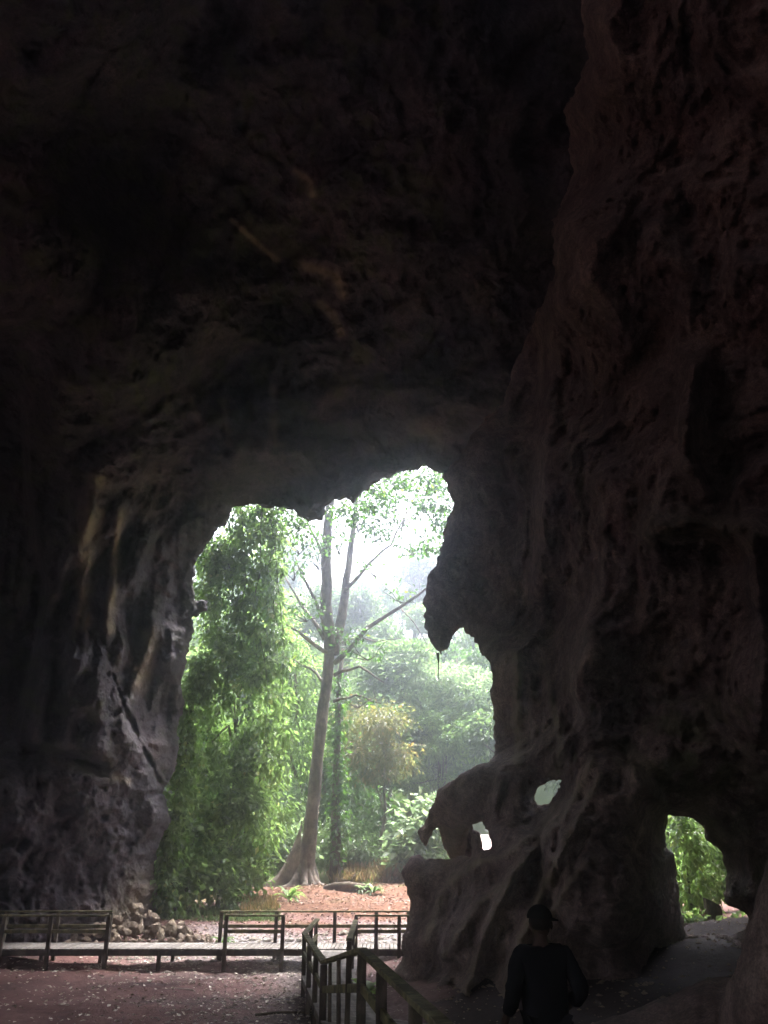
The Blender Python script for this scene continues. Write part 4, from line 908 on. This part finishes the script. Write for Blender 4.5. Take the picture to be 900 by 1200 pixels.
def make_person():
    px, Y = 633, 7.0; lx, lz, _, _ = lerp_line(Y); xb = at(633, 1085, Y).x
    o = tag(empty('person', (xb, Y, lz + .0)), 'person in dark clothes and peaked cap walking away down the ramp', 'person')
    top = at(633, 1064, Y).z; sc = (top - lz) / 1.74; o.scale = (sc, sc, sc); o.rotation_euler.z = math.radians(6)
    J = {'pel': (0, 0, .95, .12), 'sp': (0, .0, 1.12, .115), 'ch': (0, .02, 1.30, .13), 'nb': (0, .0, 1.46, .065), 'nk': (0, .015, 1.53, .055), 'hd': (0, .03, 1.60, .07), 'ht': (0, .03, 1.68, .06)}
    E = [('pel', 'sp'), ('sp', 'ch'), ('ch', 'nb'), ('nb', 'nk'), ('nk', 'hd'), ('hd', 'ht')]
    arm = {-1: [(-.185, -.01, 1.40, .055), (-.265, -.05, 1.14, .043), (-.315, .05, .93, .03)], 1: [(.185, -.01, 1.40, .055), (.275, -.10, 1.15, .043), (.235, .12, 1.03, .03)]}
    leg = {-1: [(-.095, 0, .90, .085), (-.10, .14, .52, .06), (-.10, .10, .10, .04), (-.10, .24, .04, .035)], 1: [(.095, 0, .90, .085), (.10, -.03, .50, .06), (.10, -.24, .14, .04), (.10, -.14, .05, .035)]}
    for s in (-1, 1):
        pr = 'ch'
        for i, q in enumerate(arm[s]): J['a%d%d' % (s, i)] = q; E.append((pr, 'a%d%d' % (s, i))); pr = 'a%d%d' % (s, i)
        w = Vector(arm[s][2][:3]); e = Vector(arm[s][1][:3]); d = (w - e).normalized(); sd_ = Vector((0, 1, 0)) - d * d.y; sd_.normalize()
        pm = w + d * .07; J['p%d' % s] = (*pm, .026); E.append((pr, 'p%d' % s))
        inw = d.cross(sd_) * s
        for f in range(4):
            off = sd_ * (.03 - .02 * f); l = (.075, .085, .08, .065)[f]
            k1 = pm + off + d * .025; k2 = k1 + d * l * .5 + inw * .008; k3 = k2 + d * l * .4 - inw * -.02
            for n_, kk in enumerate((k1, k2, k3)):
                nm = 'f%d%d%d' % (s, f, n_); J[nm] = (*kk, .009); E.append(('p%d' % s if n_ == 0 else 'f%d%d%d' % (s, f, n_ - 1), nm))
        t1 = w + d * .03 + sd_ * .035; t2 = t1 + sd_ * .025 + d * .035; t3 = t2 + d * .03
        for n_, kk in enumerate((t1, t2, t3)):
            nm = 't%d%d' % (s, n_); J[nm] = (*kk, .01); E.append((pr if n_ == 0 else 't%d%d' % (s, n_ - 1), nm))
        pr = 'pel'
        for i, q in enumerate(leg[s]): J['l%d%d' % (s, i)] = q; E.append((pr, 'l%d%d' % (s, i))); pr = 'l%d%d' % (s, i)
    K = list(J); ix = {k: i for i, k in enumerate(K)}
    me = skin_mesh('body', [J[k][:3] for k in K], [(ix[a], ix[b]) for a, b in E], [J[k][3] for k in K], ix['pel'])
    # head with nose and ears, joined into the body
    bm = bmesh.new(); bm.from_mesh(me)
    def ball(c, r, sx=1, sy=1, sz=1):
        R_ = bmesh.ops.create_uvsphere(bm, u_segments=18, v_segments=12, radius=r)
        for v in R_['verts']: v.co = Vector((v.co.x * sx, v.co.y * sy, v.co.z * sz)) + Vector(c)
    ball((.01, .035, 1.625), .095, .86, 1.0, 1.2); ball((.05, .115, 1.60), .022, .8, 1, 1.3); ball((-.075, .01, 1.615), .024, .5, 1, 1.4); ball((.09, -.005, 1.615), .024, .5, 1, 1.4); ball((.045, .105, 1.565), .02, 1.4, .7, .5)
    ball((.03, .115, 1.635), .012); ball((.075, .10, 1.635), .012)
    bm.to_mesh(me); bm.free()
    for p in me.polygons: p.use_smooth = True
    link('body', me, M['skin'], o)
    hr = bmesh.new(); R_ = bmesh.ops.create_uvsphere(hr, u_segments=20, v_segments=12, radius=.102)
    for v in R_['verts']:
        v.co = Vector((v.co.x * .88, v.co.y, v.co.z * .85 if v.co.z > 0 else v.co.z * .75)) + Vector((.005, .02, 1.635))
    bmesh.ops.delete(hr, geom=[v for v in hr.verts if v.co.y > .07 and v.co.z < 1.68], context='VERTS')
    hm = bpy.data.meshes.new('hair'); hr.to_mesh(hm); hr.free(); link('hair', hm, M['hair'], o)
    # shirt, trousers, shoes, cap
    V = [(0, .0, .80), (0, 0, 1.08), (0, .015, 1.30), (0, 0, 1.46)]; R = [(.20, .15), (.18, .13), (.185, .125), (.08, .075)]; E2 = [(0, 1), (1, 2), (2, 3)]
    for s in (-1, 1):
        n = len(V); a = arm[s]; mid = Vector(a[1][:3]).lerp(Vector(a[2][:3]), .75)
        V += [a[0][:3], a[1][:3], tuple(mid)]; R += [.078, .062, .052]; E2 += [(2, n), (n, n + 1), (n + 1, n + 2)]
    link('shirt', folds(skin_mesh('shirt', V, E2, R, 0, 2), 3), M['cloth'], o)
    V = [(0, 0, .95)]; R = [(.155, .12)]; E2 = []
    for s in (-1, 1):
        n = len(V); l = leg[s]; V += [l[0][:3], l[1][:3], l[2][:3]]; R += [.105, .082, .07]; E2 += [(0, n), (n, n + 1), (n + 1, n + 2)]
    link('trousers', folds(skin_mesh('trousers', V, E2, R, 0, 2), 4), M['trouser'], o)
    for s in (-1, 1):
        a, b = Vector(leg[s][2][:3]), Vector(leg[s][3][:3])
        link('shoe', skin_mesh('shoe', [tuple(a + Vector((0, -.05, -.05))), tuple(a.lerp(b, .5) + Vector((0, 0, -.02))), tuple(b + Vector((0, .04, 0)))], [(0, 1), (1, 2)], [.045, .048, .04], 0), M['pane'], o)
    cb = bmesh.new(); R_ = bmesh.ops.create_uvsphere(cb, u_segments=24, v_segments=14, radius=.115)
    bmesh.ops.delete(cb, geom=[v for v in cb.verts if v.co.z < -.012], context='VERTS')
    for v in cb.verts: v.co = Vector((v.co.x * .9, v.co.y * 1.02, v.co.z * .88)) + Vector((.008, .03, 1.665))
    cm = bpy.data.meshes.new('cap'); cb.to_mesh(cm); cb.free()
    for p in cm.polygons: p.use_smooth = True
    cap = link('cap', cm, M['cap'], o)
    mb = MB(); n = 12
    for zz in (0, .008):
        for i in range(n + 1):
            a = math.radians(-62 + 124 * i / n) ; h = math.radians(48)
            for r in (.10, .10 + .085 * math.cos(math.radians(-62 + 124 * i / n)) ** .6):
                aa = a * .75 + (math.pi / 2 - h); mb.v.append(Vector((.008 + math.cos(aa) * r * .98, .03 + math.sin(aa) * r, 1.663 + zz - (r - .1) * .35)))
    m = (n + 1) * 2
    for i in range(n):
        q = i * 2; mb.f += [[q, q + 2, q + 3, q + 1], [m + q, m + q + 1, m + q + 3, m + q + 2], [q + 1, q + 3, m + q + 3, m + q + 1]]
    mb.build('peak', M['cap'], cap, smooth=True)
make_person()

# ------------------------------------------------------------------ haze
hz = MB().box((0, 62, 26), (230, 216, 64)).build('haze', None); tag(hz, kind='stuff')
hm, nt, b_ = newmat('haze_air'); nt.nodes.remove(b_); v = nt.nodes.new('ShaderNodeVolumePrincipled')
v.inputs['Density'].default_value = .005; v.inputs['Color'].default_value = (.80, .83, 1, 1); v.inputs['Anisotropy'].default_value = .9
nt.links.new(v.outputs[0], nt.nodes['Material Output'].inputs['Volume']); hz.data.materials.append(hm)
